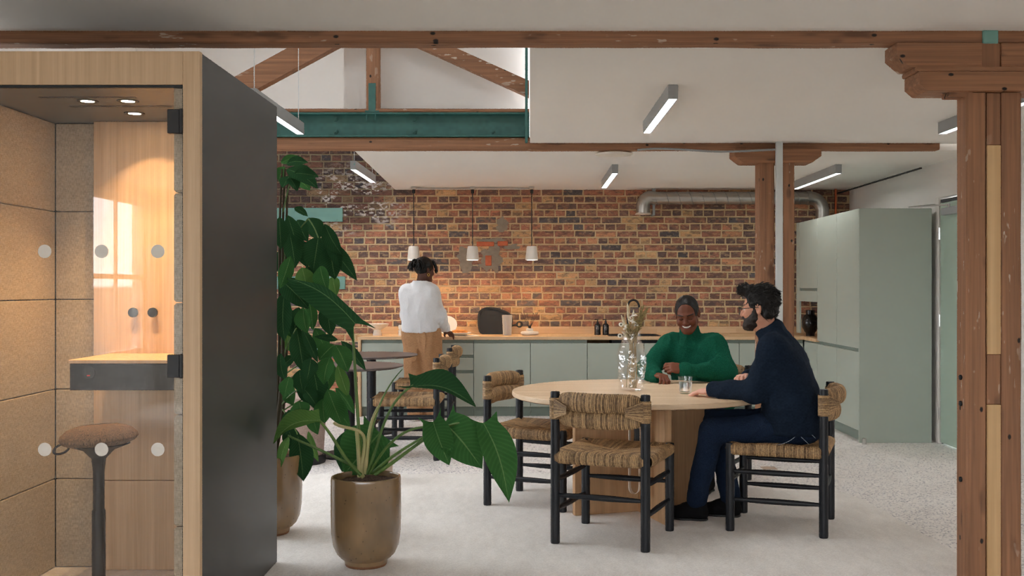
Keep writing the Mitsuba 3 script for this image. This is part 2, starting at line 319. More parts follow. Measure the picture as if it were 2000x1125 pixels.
def brick_fn(p, n, uv):
    k = uv.x * 7.99; c = mi.Color3f(0)
    for i, q in enumerate(PAL): c = c + C3(q) * dr.select((k >= i) & (k < i + 1), 1.0, 0.0)
    c = c * (0.84 + 0.36 * uv.y)
    big = fbm(p.x * 16, 2.0, p.z * 26, 3); fine = noise(p.x * 150, p.y * 150, p.z * 150)
    c = mix(c, C3(lin(84, 70, 70)), 0.6 * smoothstep(0.42, 0.74, big))
    c = mix(c, C3(lin(206, 176, 138)), 0.42 * smoothstep(0.52, 0.80, fbm(p.x * 34, 7.0, p.z * 44, 3)))
    c = mix(c, C3(lin(196, 132, 92)), 0.35 * smoothstep(0.56, 0.76, fbm(p.x * 13 + 9, 5.0, p.z * 19, 3)))
    c = c * (0.74 + 0.30 * fine + 0.22 * noise(p.x * 70, p.y * 70, p.z * 90))
    c = mix(c, C3(lin(52, 42, 40)), 0.8 * smoothstep(0.72, 0.80, fbm(p.x * 60, p.y * 9, p.z * 70, 2)))
    c = mix(c, c * C3((0.30, 0.31, 0.35)), soot(p) * 0.95)
    return mix(c, C3(lin(200, 192, 188)), 0.85 * salts(p))
def mortar_fn(p, n, uv):
    c = mix(lin(188, 162, 124), lin(222, 200, 162), fbm(p.x * 18, p.y * 8, p.z * 18, 4))
    c = mix(c, c * C3((0.34, 0.35, 0.38)), soot(p))
    return mix(c, C3(lin(204, 198, 192)), 0.85 * salts(p))
M('brick', brick_fn, 0.85, bump=lambda p, n, uv: fbm(p.x * 80, p.y * 80, p.z * 80, 3), bscale=0.006)
M('mortar', mortar_fn, 0.95, bump=lambda p, n, uv: fbm(p.x * 110, p.y * 60, p.z * 110, 2), bscale=0.005)
M('cement', lambda p, n, uv: mix(lin(128, 120, 108), lin(166, 156, 140), fbm(p.x * 30, p.y * 10, p.z * 30, 4)), 0.95, bump=lambda p, n, uv: fbm(p.x * 60, p.y * 60, p.z * 60, 3), bscale=0.008)
struct('wall_back', box(LEFT_X, RIGHT_X, WALL_Y + .002, WALL_Y + .25, 0, 2.95), 'mortar', 'exposed brick wall with sandy mortar joints')
struct('wall_gable', box(LEFT_X, -1.4, WALL_Y - .02, WALL_Y + .25, 2.95, 4.4), 'wall_paint')
PITCH, COURSE, JOINT = 0.2255, 0.0738, 0.0155
def brick_mesh(x0, x1, z0, z1, r):
    d = 0.002 + 0.005 * r.random(); b = 0.004; j = lambda: (r.random(4) - .5) * 0.005
    X = np.array([x0, x1, x1, x0]) + j(); Z = np.array([z0, z0, z1, z1]) + j(); sx, sz = np.array([1, -1, -1, 1]) * b, np.array([1, 1, -1, -1]) * b
    y1, y0 = WALL_Y + .013, WALL_Y - d
    v = np.vstack([np.c_[X, np.full(4, y1), Z], np.c_[X, np.full(4, y0 + b), Z], np.c_[X + sx, np.full(4, y0), Z + sz]])
    f = []
    for o in (0, 4):
        for i in range(4): f += [(o + i, o + (i + 1) % 4, o + 4 + (i + 1) % 4), (o + i, o + 4 + (i + 1) % 4, o + 4 + i)]
    f += [(8, 9, 10), (8, 10, 11)]
    return v, np.array(f)
r = np.random.default_rng(11); bricks = []
z, c = 0.80 - 10 * COURSE, 0
while z < 2.95:
    stretch = c % 2 == 0; w = PITCH if stretch else PITCH / 2
    x = LEFT_X + (0.0 if stretch else PITCH / 4) + 0.03 * r.random()
    while x < RIGHT_X - 0.02:
        ww = w * (1 + 0.10 * (r.random() - .5)); x1 = min(x + ww - JOINT, RIGHT_X)
        z1 = min(z + COURSE - JOINT, 2.945)
        if z < .79 and x > -1.72: break
        v, f = brick_mesh(x, x1, z, z1, r)
        cx_, cz_ = (x + x1) / 2, (z + z1) / 2
        top = KZ if cx_ > -1.38 else 2.75
        seen = 0.88 < cz_ < top and -2.3 < cx_ < 2.5
        tone = r.choice(8, p=[.17, .2, .19, .14, .08, .08, .08, .06]); sh = r.random()
        bricks.append((seen * 10 + (x1 - x) - 0.02 * abs(cx_), v, f, np.tile([[(tone + .5) / 8, sh]], (12, 1))))
        x += ww
    z += COURSE; c += 1
bricks.sort(key=lambda b: -b[0])
for _, v, f, uv in bricks[:300]:
    part('wall_back', 'brick', trimesh.Trimesh(v, f, process=False), 'brick', smooth=False, uv=uv)
rest = bricks[300:]
V = np.vstack([b[1] for b in rest]); Fc = np.vstack([b[2] + 12 * i for i, b in enumerate(rest)]); U = np.vstack([b[3] for b in rest])
part('wall_back', 'further_bricks', trimesh.Trimesh(V, Fc, process=False), 'brick', smooth=False, uv=U, kind='stuff')
def blob(cx, cy, rx, rz, seed, t=0.016, n=44):
    c = at(cx, cy, WALL_Y); a = np.linspace(0, 2 * np.pi, n, endpoint=False)
    k = 0.35 + 1.25 * meshkit.fbm(np.c_[np.cos(a) * 2.3, np.sin(a) * 2.3, a * 0 + seed], 3, seed)
    s = WALL_Y / F_PX
    poly = Polygon(np.c_[c[0] + rx * s * k * np.cos(a), c[2] + rz * s * k * np.sin(a)])
    top = Polygon(np.c_[c[0] + .93 * rx * s * k * np.cos(a), c[2] + .93 * rz * s * k * np.sin(a)])
    lo = prism(poly, t * .6, XZ); hi = prism(top, t, XZ); m = cat(lo, hi); m.apply_translation((0, WALL_Y + .008, 0)); return m
for q in ((907, 505, 18, 22, 1), (960, 502, 20, 24, 2), (982, 440, 13, 14, 3), (963, 470, 28, 5, 4), (948, 520, 14, 7, 5), (998, 482, 18, 5, 6)):
    part('wall_back', 'cement_patch', blob(*q), 'cement', label='grey cement repair patch')
part('wall_back', 'infill_brick', cat(*[box(*(lambda a, b: (a[0], b[0], WALL_Y - .02, WALL_Y, b[2], a[2]))(at(x0, y0, WALL_Y), at(x1, y1, WALL_Y)), .004) for x0, y0, x1, y1 in ((931, 472, 965, 481), (972, 471, 992, 480), (948, 499, 960, 519))]), 'infill_red', label='bright orange repair bricks') if M('infill_red', lambda p, n, uv: mix(lin(176, 92, 62), lin(206, 118, 84), fbm(p.x * 30, p.y * 30, p.z * 30)), 0.85) else None

# ---------------------------------------------------------------- timber frame
Y1 = 4.45
def wavy_box(x0, x1, y0, y1, z0, z1, seed, amp=0.004, step=0.06, axis=0):
    """A hewn timber: a box cut into slices whose edges wander a little."""
    L0, L1 = ((x0, x1), (y0, y1), (z0, z1))[axis]; n = max(2, int((L1 - L0) / step)); s = np.linspace(L0, L1, n)
    oth = [(x0, x1), (y0, y1), (z0, z1)]; oth.pop(axis); (a0, a1), (b0, b1) = oth
    be = 0.008; ring = [(a0 + be, b0), (a1 - be, b0), (a1, b0 + be), (a1, b1 - be), (a1 - be, b1), (a0 + be, b1), (a0, b1 - be), (a0, b0 + be)]
    P = np.zeros((n, 8, 3))
    for i, (a, b) in enumerate(ring):
        w = (meshkit.fbm(np.c_[s * 4, s * 0 + i // 2 * 3.1, s * 0 + seed], 3) - .5) * 2 * amp; w2 = (meshkit.fbm(np.c_[s * 4, s * 0 + 9 + i // 2 * 3.1, s * 0 + seed], 3) - .5) * 2 * amp
        cols = [None] * 3; cols[axis] = s; rest_ = [k for k in range(3) if k != axis]; cols[rest_[0]] = a + w; cols[rest_[1]] = b + w2
        P[:, i] = np.stack(cols, 1)
    i, j = np.meshgrid(np.arange(n - 1), np.arange(8), indexing='ij'); q = np.stack([i * 8 + j, i * 8 + (j + 1) % 8, (i + 1) * 8 + (j + 1) % 8, (i + 1) * 8 + j], -1).reshape(-1, 4)
    f = [q[:, [0, 1, 2]], q[:, [0, 2, 3]]]
    for o in (0, (n - 1) * 8): f.append(np.array([(o, o + k, o + k + 1) for k in range(1, 7)]))
    return trimesh.Trimesh(P.reshape(-1, 3), np.vstack(f), process=False)
k = thing('timber_beam', 'long rough timber beam crossing the whole room in the foreground under the ceiling', 'beam')
part(k, 'timber', wavy_box(LEFT_X, RIGHT_X, Y1, Y1 + .105, 2.338, 2.40, 1), 'old_timber_x', smooth=40)
k = thing('steel_strap', 'short green steel strap bent over the foreground beam above the big post', 'strap')
scene[k] = mikit.ply(box(at(1918, 52, Y1)[0], at(1948, 52, Y1)[0], Y1 - .012, Y1 + .10, at(0, 86, Y1)[2], 2.392, .003), 'pale_teal_paint', smooth=30)
# the corbels and the post in front
def corbel(x0, xmid, zt, zb, cham, y0, y1, x1=2.5):
    poly = [(x0, zt), (x0, zb + cham), (x0 + cham * 1.15, zb), (x1, zb), (x1, zt)]
    m = prism(poly, y1 - y0, XZ); m.apply_translation((0, y1, 0)); return m
yc = Y1 - .012
k = thing('timber_post', 'thick reclaimed timber post with pale patched strips at the right edge of the photo', 'post')
xl, xa, xb, xr = (at(x, 0, Y1)[0] for x in (1887.5, 1928, 1955, 1996))
zt = at(0, 181, Y1)[2]
part(k, 'post_plank', wavy_box(xl, xa - .001, Y1, Y1 + .105, 0, zt, 5, .002, .08, 2), 'old_timber_z', smooth=40)
part(k, 'post_plank', wavy_box(xb + .001, xr, Y1, Y1 + .105, 0, zt, 6, .002, .08, 2), 'old_timber_z', smooth=40)
part(k, 'filler_strip', box(xa, xb, Y1 + .004, Y1 + .09, at(0, 283, Y1)[2], zt, .002), 'old_timber_z')
part(k, 'filler_strip', box(xa, xb, Y1 - .001, Y1 + .09, at(0, 692, Y1)[2], at(0, 283, Y1)[2] - .001, .002), 'patch_pine', label='pale new pine filler strip')
part(k, 'filler_strip', box(xa, xb, Y1 + .003, Y1 + .09, at(0, 790, Y1)[2], at(0, 692, Y1)[2] - .001, .002), 'old_timber_z')
part(k, 'filler_strip', box(xa, xb, Y1 - .001, Y1 + .09, 0, at(0, 790, Y1)[2] - .001, .002), 'patch_pine', label='pale new pine filler strip')
for bx, by in ((1876, 737), (1876, 788), (1879, 936)):
    part(k, 'bolt', cyl((xl - .008, Y1 + .05, at(0, by, Y1 + .05)[2]), (xl + .02, Y1 + .05, at(0, by, Y1 + .05)[2]), .011, 12), 'gasket_dark')
k = thing('timber_corbel', 'upper of the two stepped timber corbels on top of the right post', 'corbel', None)
part(k, 'block', corbel(at(1752, 0, yc)[0], 0, 2.337, at(0, 131, yc)[2], .05, yc, Y1 + .14, at(1918, 0, yc)[0]), 'old_timber_x', smooth=False)
part(k, 'block', box(at(1918, 0, yc)[0] + .001, at(1955, 0, yc)[0], yc + .006, Y1 + .13, at(0, 131, yc)[2], 2.337, .002), 'old_timber_z', label='short patched block')
part(k, 'block', box(at(1955, 0, yc)[0] + .002, 2.5, yc, Y1 + .14, at(0, 131, yc)[2], 2.337, .003), 'old_timber_x')
k = thing('timber_corbel', 'lower split timber corbel directly on the right post', 'corbel', None)
yl = yc - .016; zs = at(0, 139, yl)[2]
part(k, 'block', corbel(at(1796, 0, yl)[0], 0, zs - .001, at(0, 177, yl)[2], .03, yl, Y1 + .15), 'old_timber_x', smooth=False)
part(k, 'block', corbel(at(1791, 0, yl)[0], 0, 2.2322, zs + .001, .004, yl, Y1 + .15), 'old_timber_x', smooth=False)
part(k, 'wedge', box(at(1855, 0, Y1)[0], xl + .03, Y1 + .005, Y1 + .09, at(0, 188, Y1)[2], at(0, 176, Y1)[2], .003), 'old_timber_x')
# second frame, one bay further on
Y2 = 7.85
k = thing('timber_beam', 'timber beam over the middle of the room between dining table and kitchen', 'beam')
part(k, 'timber', wavy_box(0.0, 3.08, Y2, Y2 + .11, 2.331, 2.385, 2, .003), 'old_timber_x', smooth=40)
part(k, 'timber', wavy_box(LEFT_X, 0.0, Y2, Y2 + .11, 2.331, 2.424, 3, .003), 'old_timber_x', smooth=40)
k = thing('steel_channel', 'dark green steel channel with bolts lying on the middle beam under the truss', 'steel beam')
zc0, zc1 = 2.425, 2.606
part(k, 'web', box(LEFT_X, -.005, Y2 + .05, Y2 + .06, zc0, zc1), 'teal_paint')
part(k, 'flange', box(LEFT_X, -.005, Y2 - .03, Y2 + .06, zc0, zc0 + .012, .003), 'teal_paint')
part(k, 'flange', box(LEFT_X, -.005, Y2 - .03, Y2 + .06, zc1 - .012, zc1, .003), 'teal_paint')
for bx in (503, 656, 809, 962):
    for by in (232.5, 257):
        p = at(bx, by, Y2 + .05)
        part(k, 'bolt', cat(cyl(p, p - [0, .014, 0], .019, 6), cyl(p - [0, .014, 0], p - [0, .03, 0], .010, 10)), 'teal_paint')
k = thing('roof_truss', 'old timber roof truss with king post and two diagonal struts in the open roof', 'roof truss')
part(k, 'tie_beam', wavy_box(LEFT_X, -.005, Y2 - .01, Y2 + .1, 2.607, 2.637, 4, .003), 'old_timber_x', smooth=40)
part(k, 'king_post', wavy_box(at(715, 0, Y2)[0], at(740, 0, Y2)[0], Y2, Y2 + .10, 2.637, 3.6, 8, .002, .08, 2), 'old_timber_z', smooth=40)
def strut(l0, l1, u0, u1, yy):
    a, b, c, d = at(*l0, yy), at(*l1, yy), at(*u1, yy), at(*u0, yy)
    e = b + (b - a) * 0.9 if l1[1] < l0[1] else b
    poly = [(q[0], q[2]) for q in (a, b, c, d)]
    m = prism(poly, .1, XZ); m.apply_translation((0, yy + .1, 0)); return m
part(k, 'strut', strut((400, 229), (720, 56), (400, 181), (631, 56), Y2), 'old_timber_x', smooth=False)
part(k, 'strut', strut((1033, 188), (738, 55), (1033, 157.5), (805, 55), Y2), 'old_timber_x', smooth=False)
part(k, 'strap', cat(box(at(720, 0, Y2)[0], at(734, 0, Y2)[0], Y2 - .012, Y2 + .0, at(0, 222, Y2)[2], at(0, 163, Y2)[2], .002), box(at(714, 0, Y2)[0], at(741, 0, Y2)[0], Y2 - .03, Y2, at(0, 220, Y2)[2], at(0, 217, Y2)[2], .002), *[cyl(at(x, 219, Y2 - .02), at(x, 235, Y2 - .02), .005, 8) for x in (716, 733)]), 'teal_paint', label='green steel strap')
solo('steel_post', box(-.036, -.016, Y2 - .1, Y2 - .06, 2.37, 3.4, .002), 'teal_paint', 'thin green steel upright at the edge of the ceiling opening', 'steel post')
# post of the second frame
k = thing('timber_post', 'twin timber post with a white trunking up its front beside the seated man', 'post')
xs = [at(x, 0, Y2)[0] for x in (1482, 1511, 1529, 1550)]
part(k, 'post_plank', wavy_box(xs[0], xs[1], Y2 - .03, Y2 + .14, 0, 2.27, 15, .002, .08, 2), 'old_timber_z', smooth=40)
part(k, 'post_plank', wavy_box(xs[2] - .012, xs[3], Y2 - .03, Y2 + .14, 0, 2.27, 16, .002, .08, 2), 'old_timber_z', smooth=40)
m = prism([(at(1432, 0, Y2)[0], 2.331), (at(1432, 0, Y2)[0], at(0, 306, Y2)[2]), (at(1450, 0, Y2)[0], at(0, 319, Y2)[2]), (at(1583, 0, Y2)[0], at(0, 319, Y2)[2]), (at(1601, 0, Y2)[0], at(0, 306, Y2)[2]), (at(1601, 0, Y2)[0], 2.331)], .2, XZ); m.apply_translation((0, Y2 + .15, 0))
part(k, 'corbel', m, 'old_timber_x', smooth=False)
k = thing('trunking', 'white vertical cable trunking fixed to the front of the twin timber post', 'trunking')
scene[k] = mikit.ply(box(at(1515, 0, Y2 - .07)[0], at(1528, 0, Y2 - .07)[0], Y2 - .09, Y2 - .055, 0.0, 2.38, .003), 'pipe_white', smooth=30)
solo('conduit', tube(smooth_path([at(1245, 293, Y2 - .02), at(1330, 292, Y2 - .02), at(1400, 296, Y2 - .04), at(1455, 295, Y2 - .07), at(1514, 292, Y2 - .08)], 24), .008, 8), 'grey_metal', 'grey cable conduit running under the middle beam to the twin post', 'conduit')
solo('router', lathe([(0, 0), (.085, 0), (.13, -.006), (.145, -.016), (.13, -.026), (0, -.03)], 40, (at(1206, 0, 7.7)[0], 8.02, KZ)), 'ceramic_white', 'flat round white device under the ceiling behind the middle beam', 'ceiling device')
# steel plates on the wall
for x0, y0, x1, y1, lb in ((505, 406, 669, 433, 'long pale green steel plate bolted to the brick wall behind the tall plant'), (520, 540, 674, 565, 'pale green steel plate low on the brick wall behind the drooping leaf'), (560, 660, 626, 685, 'pale green steel plate partly hidden by leaves beside the worktop end')):
    a, b = at(x0, y0, WALL_Y - .03), at(x1, y1, WALL_Y - .03)
    k = thing('wall_plate', lb, 'steel plate', 'steel tie plates')
    part(k, 'plate', box(a[0], b[0], WALL_Y - .035, WALL_Y - .01, b[2], a[2], .003), 'pale_teal_paint')
    for fx, fz in ((.05, .65), (.42, .75), (.93, .18)):
        q = (a[0] + fx * (b[0] - a[0]), WALL_Y - .035, b[2] + fz * (a[2] - b[2])); part(k, 'bolt', cyl(q, (q[0], q[1] - .012, q[2]), .012, 8), 'pale_teal_paint')
# ---------------------------------------------------------------- lights
def emit(key, mesh, rad, bsdf='ceramic_white'):
    scene[key] = {**mikit.ply(mesh, bsdf), 'emitter': {'type': 'area', 'radiance': rgb(rad)}}
def linear_light(x, y0, y1, zb, lb, hang=None, grp='linear ceiling lights'):
    k = thing('linear_light', lb, 'ceiling light', grp)
    h, w = .077, .026
    ang = np.linspace(0, 1, 2)
    part(k, 'housing', cat(box(x - w, x - w + .004, y0, y1, zb, zb + h), box(x + w - .004, x + w, y0, y1, zb, zb + h), box(x - w, x + w, y0, y1, zb + .008, zb + h), box(x - w, x + w, y0, y0 + .006, zb, zb + h), box(x - w, x + w, y1 - .006, y1, zb, zb + h)), 'grey_metal', smooth=False)
    v = np.array([[x - w + .004, y0 + .006, zb + .003], [x + w - .004, y0 + .006, zb + .003], [x + w - .004, y1 - .006, zb + .003], [x - w + .004, y1 - .006, zb + .003]])
    emit(k + '__diffuser', trimesh.Trimesh(v, [[0, 2, 1], [0, 3, 2]], process=False), [LAMP, LAMP * .985, LAMP * .96])
    if hang:
        for yy in (y0 + .06, y1 - .06): part(k, 'wire', cyl((x, yy, zb + h), (x, yy, hang), .0025, 6), 'pipe_white')
    return k
linear_light(.765, 5.58, 6.83, CZ - .077, 'grey linear ceiling light above the dining table, largest in view')
linear_light(.72, 8.83, 10.15, KZ - .077, 'grey linear ceiling light in the kitchen ceiling nearest the middle')
linear_light(2.61, 8.83, 10.25, KZ - .077, 'grey linear ceiling light above the tall green cupboards')
linear_light(2.71, 5.58, 6.87, CZ - .077, 'grey linear ceiling light half hidden behind the big right post')
linear_light(-1.56, 5.85, 7.1, 2.335, 'grey linear light hung on wires beside the booth top', 4.35)
k = linear_light(-1.575, 9.3, 10.5, 2.344, 'small grey linear light hung in front of the soot-stained bricks', 4.35)
part(k, 'indicator', cyl((-1.575 + .012, 9.301, 2.39), (-1.575 + .012, 9.296, 2.39), .007, 8), 'pale_teal_paint', label='tiny green indicator')

WARM = np.array([1.0, .63, .32])
PY = 10.80
for px, lb in ((808, 'white pendant lamp above the standing woman'), (923, 'white pendant lamp in the middle of the three, before the cement patch'), (1038.5, 'white pendant lamp rightmost of the three over the worktop')):
    x = at(px, 0, PY)[0]; k = thing('pendant_lamp', lb, 'pendant lamp', 'pendant lamps over the worktop')
    zb = 1.3 + (560 - 508) * PY / F_PX; zt_ = zb + .146
    prof = [(.012, zt_), (.046, zt_ - .002), (.053, zt_ - .012), (.066, zb + .012), (.064, zb), (.060, zb), (.060, zb + .012), (.047, zt_ - .02), (.012, zt_ - .02)]
    part(k, 'shade', lathe(prof, 40, (x, PY, 0)), 'ceramic_white', smooth=40)
    part(k, 'cord', cyl((x, PY, zt_ - .02), (x, PY, 2.31), .0045, 8), 'black_metal')
    part(k, 'cord_grip', lathe([(0, 0), (.016, 0), (.016, .035), (.008, .05), (0, .05)], 16, (x, PY, 2.265)), 'black_metal')
    m = trimesh.creation.icosphere(2, .036); m.apply_translation((x, PY, zb + .045)); emit(k + '__bulb', m, WARM * 120)
    part(k, 'junction_box', box(x - .028, x + .028, PY - .022, PY + .022, 2.305, 2.333, .004), 'galvanised')
solo('conduit', tube(smooth_path([(at(808, 0, PY)[0], PY, 2.322), (at(923, 0, PY)[0], PY, 2.322), (at(1000, 0, PY)[0], PY, 2.322), (at(1012, 0, PY)[0], PY, 2.32), (at(1038, 0, PY)[0], PY, 2.316)], 30), .008, 8), 'galvanised', 'metal conduit linking the three pendant lamps under the ceiling', 'conduit')

# ---------------------------------------------------------------- ventilation duct, copper pipe
DY, DZ, DR = 10.98, 2.232, .066
dx0, dx1 = at(1256, 0, DY)[0], at(1606, 0, DY)[0]
k = thing('ventilation_duct', 'silver spiral ventilation duct along the top of the brick wall', 'duct')
def arc(cx, cz, rr, a0, a1, n=12): 
    a = np.radians(np.linspace(a0, a1, n)); return np.c_[cx + rr * np.cos(a), np.full(n, DY), cz + rr * np.sin(a)]
part(k, 'pipe', tube([(dx0 + .09, DY, DZ), (dx1 - .13, DY, DZ)], DR, 28), 'galvanised', smooth=40)
part(k, 'elbow', tube(np.vstack([[(dx1 - .135, DY, DZ)], arc(dx1 - .13, DZ - .13, .13, 90, 0), [(dx1, DY, 1.955)]]), DR + .003, 28), 'galvanised', smooth=40)
part(k, 'elbow', tube(np.vstack([[(dx0 + .105, DY, DZ + .005)], arc(dx0 + .085, DZ - .08, .085, 90, 180), [(dx0, DY, 2.075)]]), DR + .006, 28), 'galvanised', smooth=40)
part(k, 'outlet_rim', lathe([(.05, .012), (.072, .012), (.086, 0), (.07, -.006), (.05, -.004), (0, .004)], 36, (dx0, DY, 2.063)), 'ceramic_white', label='white round outlet rim')
for xx in (dx0 + .11, dx1 - .14): part(k, 'collar', tube([(xx - .02, DY, DZ), (xx + .02, DY, DZ)], DR + .008, 28), 'galvanised')
tt = np.linspace(0, 1, 420); xx = dx0 + .13 + (dx1 - dx0 - .28) * tt; aa = 2 * np.pi * xx / .125
part(k, 'seam', tube(np.c_[xx, DY + DR * np.cos(aa), DZ + DR * np.sin(aa)], .0035, 5), 'grey_metal')
part(k, 'bracket', cat(box(dx0 + .10, dx0 + .125, DY + .03, WALL_Y, 2.05, 2.07), box(dx0 + .10, dx0 + .125, DY - .005, DY + .01, 2.05, DZ - DR), box(dx0 + .095, dx0 + .13, DY - .01, DY + .015, DZ + DR, KZ)), 'grey_metal')
solo('copper_pipe', tube([(3.235, 11.05, 1.9), (3.235, 11.05, KZ)], .012, 12), 'copper', 'short vertical copper pipe in the corner beside the duct', 'pipe')

# ---------------------------------------------------------------- kitchen
KY, ZT = 10.45, .80
kx = lambda px: at(px, 0, KY)[0]
k = thing('worktop', 'long oak kitchen worktop with upstand and one waterfall end', 'worktop')
L = kx(699.5); sx0, sx1 = at(1188, 0, 10.65)[0], at(1288, 0, 10.65)[0]
wt = Polygon([(L, KY - .02), (2.735, KY - .02), (2.735, 10.0), (3.38, 10.0), (3.38, 11.13), (L, 11.13)]).difference(Polygon([(sx0 + .02, 10.56), (sx1 - .02, 10.56), (sx1 - .02, 10.93), (sx0 + .02, 10.93)]))
m = prism(wt, .03); m.apply_translation((0, 0, ZT - .03)); part(k, 'slab', m, 'worktop_oak', smooth=False)
part(k, 'upstand', box(L + .06, 3.38, 11.108, 11.135, ZT, .877, .002), 'worktop_oak')
part(k, 'waterfall_end', box(L, L + .03, KY - .02, 11.13, 0.0, ZT - .03, .002), 'worktop_oak')
def base_unit(x0, x1, fronts, lb, grp='base cupboards under the worktop'):
    k = thing('base_cabinet', lb, 'cupboard', grp)
    part(k, 'body', box(x0 + .001, x1 - .001, KY + .02, 11.1, .10, .60 if sx0 - .5 < x0 < sx1 + .1 else .765), 'sage_channel')
    part(k, 'plinth', box(x0 + .001, x1 - .001, KY + .05, KY + .07, 0.0, .10), 'sage_channel')
    for i, (a, b, z0, z1, nm) in enumerate(fronts):
        part(k, nm, box(a + .0028, b - .0028, KY, KY + .019, z0, z1, .0015), 'sage_door')
    return k
xb_ = [L + .032, kx(814), kx(925), kx(1036), kx(1147), kx(1258), 1.62, kx(1444), 2.735]
names = ['pale green cupboard at the waterfall end behind the bistro tables', 'pale green drawer unit behind the standing woman', 'pale green cupboard right of the drawers, under the black board', 'pale green cupboard under the reed diffuser', 'pale green cupboard under the two soap bottles', 'pale green cupboard behind the glass vase', 'pale green cupboard behind the woman in green', 'pale green cupboard in the corner beside the twin post']
for i in range(8):
    a, b = xb_[i], xb_[i + 1]
    fr = [(a, b, .10, .735, 'door')] if i != 1 else [(a, b, .618, .735, 'drawer'), (a, b, .465, .588, 'drawer'), (a, b, .10, .434, 'drawer')]
    base_unit(a, b, fr, names[i])
TX = 2.741
def tall_unit(y0, y1, fronts, lb, niche=False, front=False):
    k = thing('tall_cabinet', lb, 'tall cupboard', 'tall pale green cupboards')
    xr_ = 3.33 if front else 3.385
    if not niche: part(k, 'body', box(TX + .02, xr_, y0 + (.02 if front else .001), y1 - .001, .10, 1.952), 'sage_channel')
    else:
        part(k, 'body', box(TX + .02, xr_, y0 + .001, y1 - .001, .10, ZT - .032), 'sage_channel')
        part(k, 'upper_body', box(TX + .02, xr_, y0 + .001, y1 - .001, 1.153, 1.952), 'sage_channel')
    if front: part(k, 'end_panel', box(TX, 3.345, y0, y0 + .02, 0, 1.953, .001), 'sage_door')
    part(k, 'plinth', box(TX + .05, xr_, y0 + (.02 if front else .001), y1 - .001, 0, .10), 'sage_channel')
    for a, b, z0, z1, nm in fronts: part(k, nm, box(TX, TX + .019, a + .003, b - .003, z0, z1, .0015), 'sage_door')
tall_unit(8.695, 9.335, [(8.715, 9.335, .10, .754, 'door'), (8.715, 9.335, .784, 1.952, 'door')], 'pale green tall cupboard nearest the door, with its wide end panel', front=True)
tall_unit(9.336, 9.967, [(9.336, 9.967, .10, .754, 'door'), (9.336, 9.967, .784, 1.952, 'door')], 'pale green tall cupboard beside the open niche')
tall_unit(9.968, 10.75, [(9.968, 10.44, .10, .754, 'drawer'), (9.968, 10.62, 1.153, 1.258, 'panel'), (9.968, 10.62, 1.285, 1.952, 'door'), (10.621, 10.75, .83, 1.952, 'filler')], 'pale green tall cupboard with an open niche holding the black vase', niche=True)
solo('floor_stop', cat(lathe([(0, 0), (.018, 0), (.018, .045), (.014, .05), (0, .05)], 20, (at(1690, 0, 8.6)[0], 8.62, 0))), 'chrome', 'small chrome door stop on the floor before the green end panel', 'door stop')
# door in the right wall
DXW = RIGHT_X
dk = struct('door_1', box(DXW - .012, DXW + .03, DOOR_Y0, DOOR_Y1 - .012, .012, DOOR_H, .002), 'mint_door', 'pale mint door beside the tall cupboards')
part(dk, 'closer', box(DXW - .06, DXW - .012, 8.18, 8.52, DOOR_H - .11, DOOR_H - .05, .004), 'grey_metal')
part(dk, 'closer_arm', cat(tube([(DXW - .05, 8.40, DOOR_H - .03), (DXW - .26, 8.68, DOOR_H - .03)], .006, 8), tube([(DXW - .26, 8.68, DOOR_H - .03), (DXW - .02, 8.74, DOOR_H + .0)], .006, 8), tube([(DXW - .04, 8.40, DOOR_H - .07), (DXW - .04, 8.40, DOOR_H - .02)], .01, 8)), 'chrome')
for hz in (.25, 1.02, 1.74): part(dk, 'hinge', cyl((DXW - .014, DOOR_Y1 - .004, hz - .05), (DXW - .014, DOOR_Y1 - .004, hz + .05), .009, 10), 'chrome')
struct('door_frame', cat(box(DXW - .02, DXW + .1, DOOR_Y1 + .002, DOOR_Y1 + .09, 0, DOOR_H + .05, .003), box(DXW - .02, DXW + .1, DOOR_Y0 - .09, DOOR_Y0 - .002, 0, DOOR_H + .05, .003)), 'white_paint', smooth=30)
struct('trim', cat(box(DXW - .006, DXW + .06, DOOR_Y0, DOOR_Y1, DOOR_H + .004, DOOR_H + .03), box(DXW + .004, DXW + .05, DOOR_Y1 - .012, DOOR_Y1 + .002, 0, DOOR_H)), 'gasket_dark', 'dark seal around the mint door')

# things on the worktop
def on(px, Y=10.75): return at(px, 0, Y)[0]
k = thing('footed_bowl', 'cream footed bowl at the left end of the worktop', 'bowl')
scene[k] = mikit.ply(lathe([(0, 0), (.046, 0), (.042, .03), (.038, .055), (.06, .07), (.10, .09), (.122, .118), (.115, .12), (.09, .10), (.04, .082), (0, .08)], 48, (on(737), 10.75, ZT)), 'pale_stone', smooth=40)
x = on(782.5, 10.7)
k = thing('mill', 'white ribbed mill with a thin dark stick, left of the standing woman', 'mill')
part(k, 'body', lathe([(0, 0), (.022, 0), (.022, .03), (.026, .035), (.026, .05), (.017, .056), (.017, .066), (.024, .072), (.024, .10), (.019, .108), (0, .11)], 24, (x, 10.7, ZT)), 'ceramic_white', smooth=30)
part(k, 'stick', cyl((x + .004, 10.7, ZT + .1), (x + .016, 10.71, ZT + .27), .003, 6), 'black_metal')
k = thing('plate', 'white shallow plate of pastries in front of the woman in white', 'plate')
px_ = on(893, 10.62); scene[k] = mikit.ply(lathe([(0, .004), (.06, .004), (.10, .014), (.125, .03), (.121, .033), (.095, .018), (.05, .010), (0, .010)], 48, (px_ + .02, 10.62, ZT + .004)), 'ceramic_white', smooth=40)
k = thing('plate', 'white plate leaning back behind the pastries', 'plate')
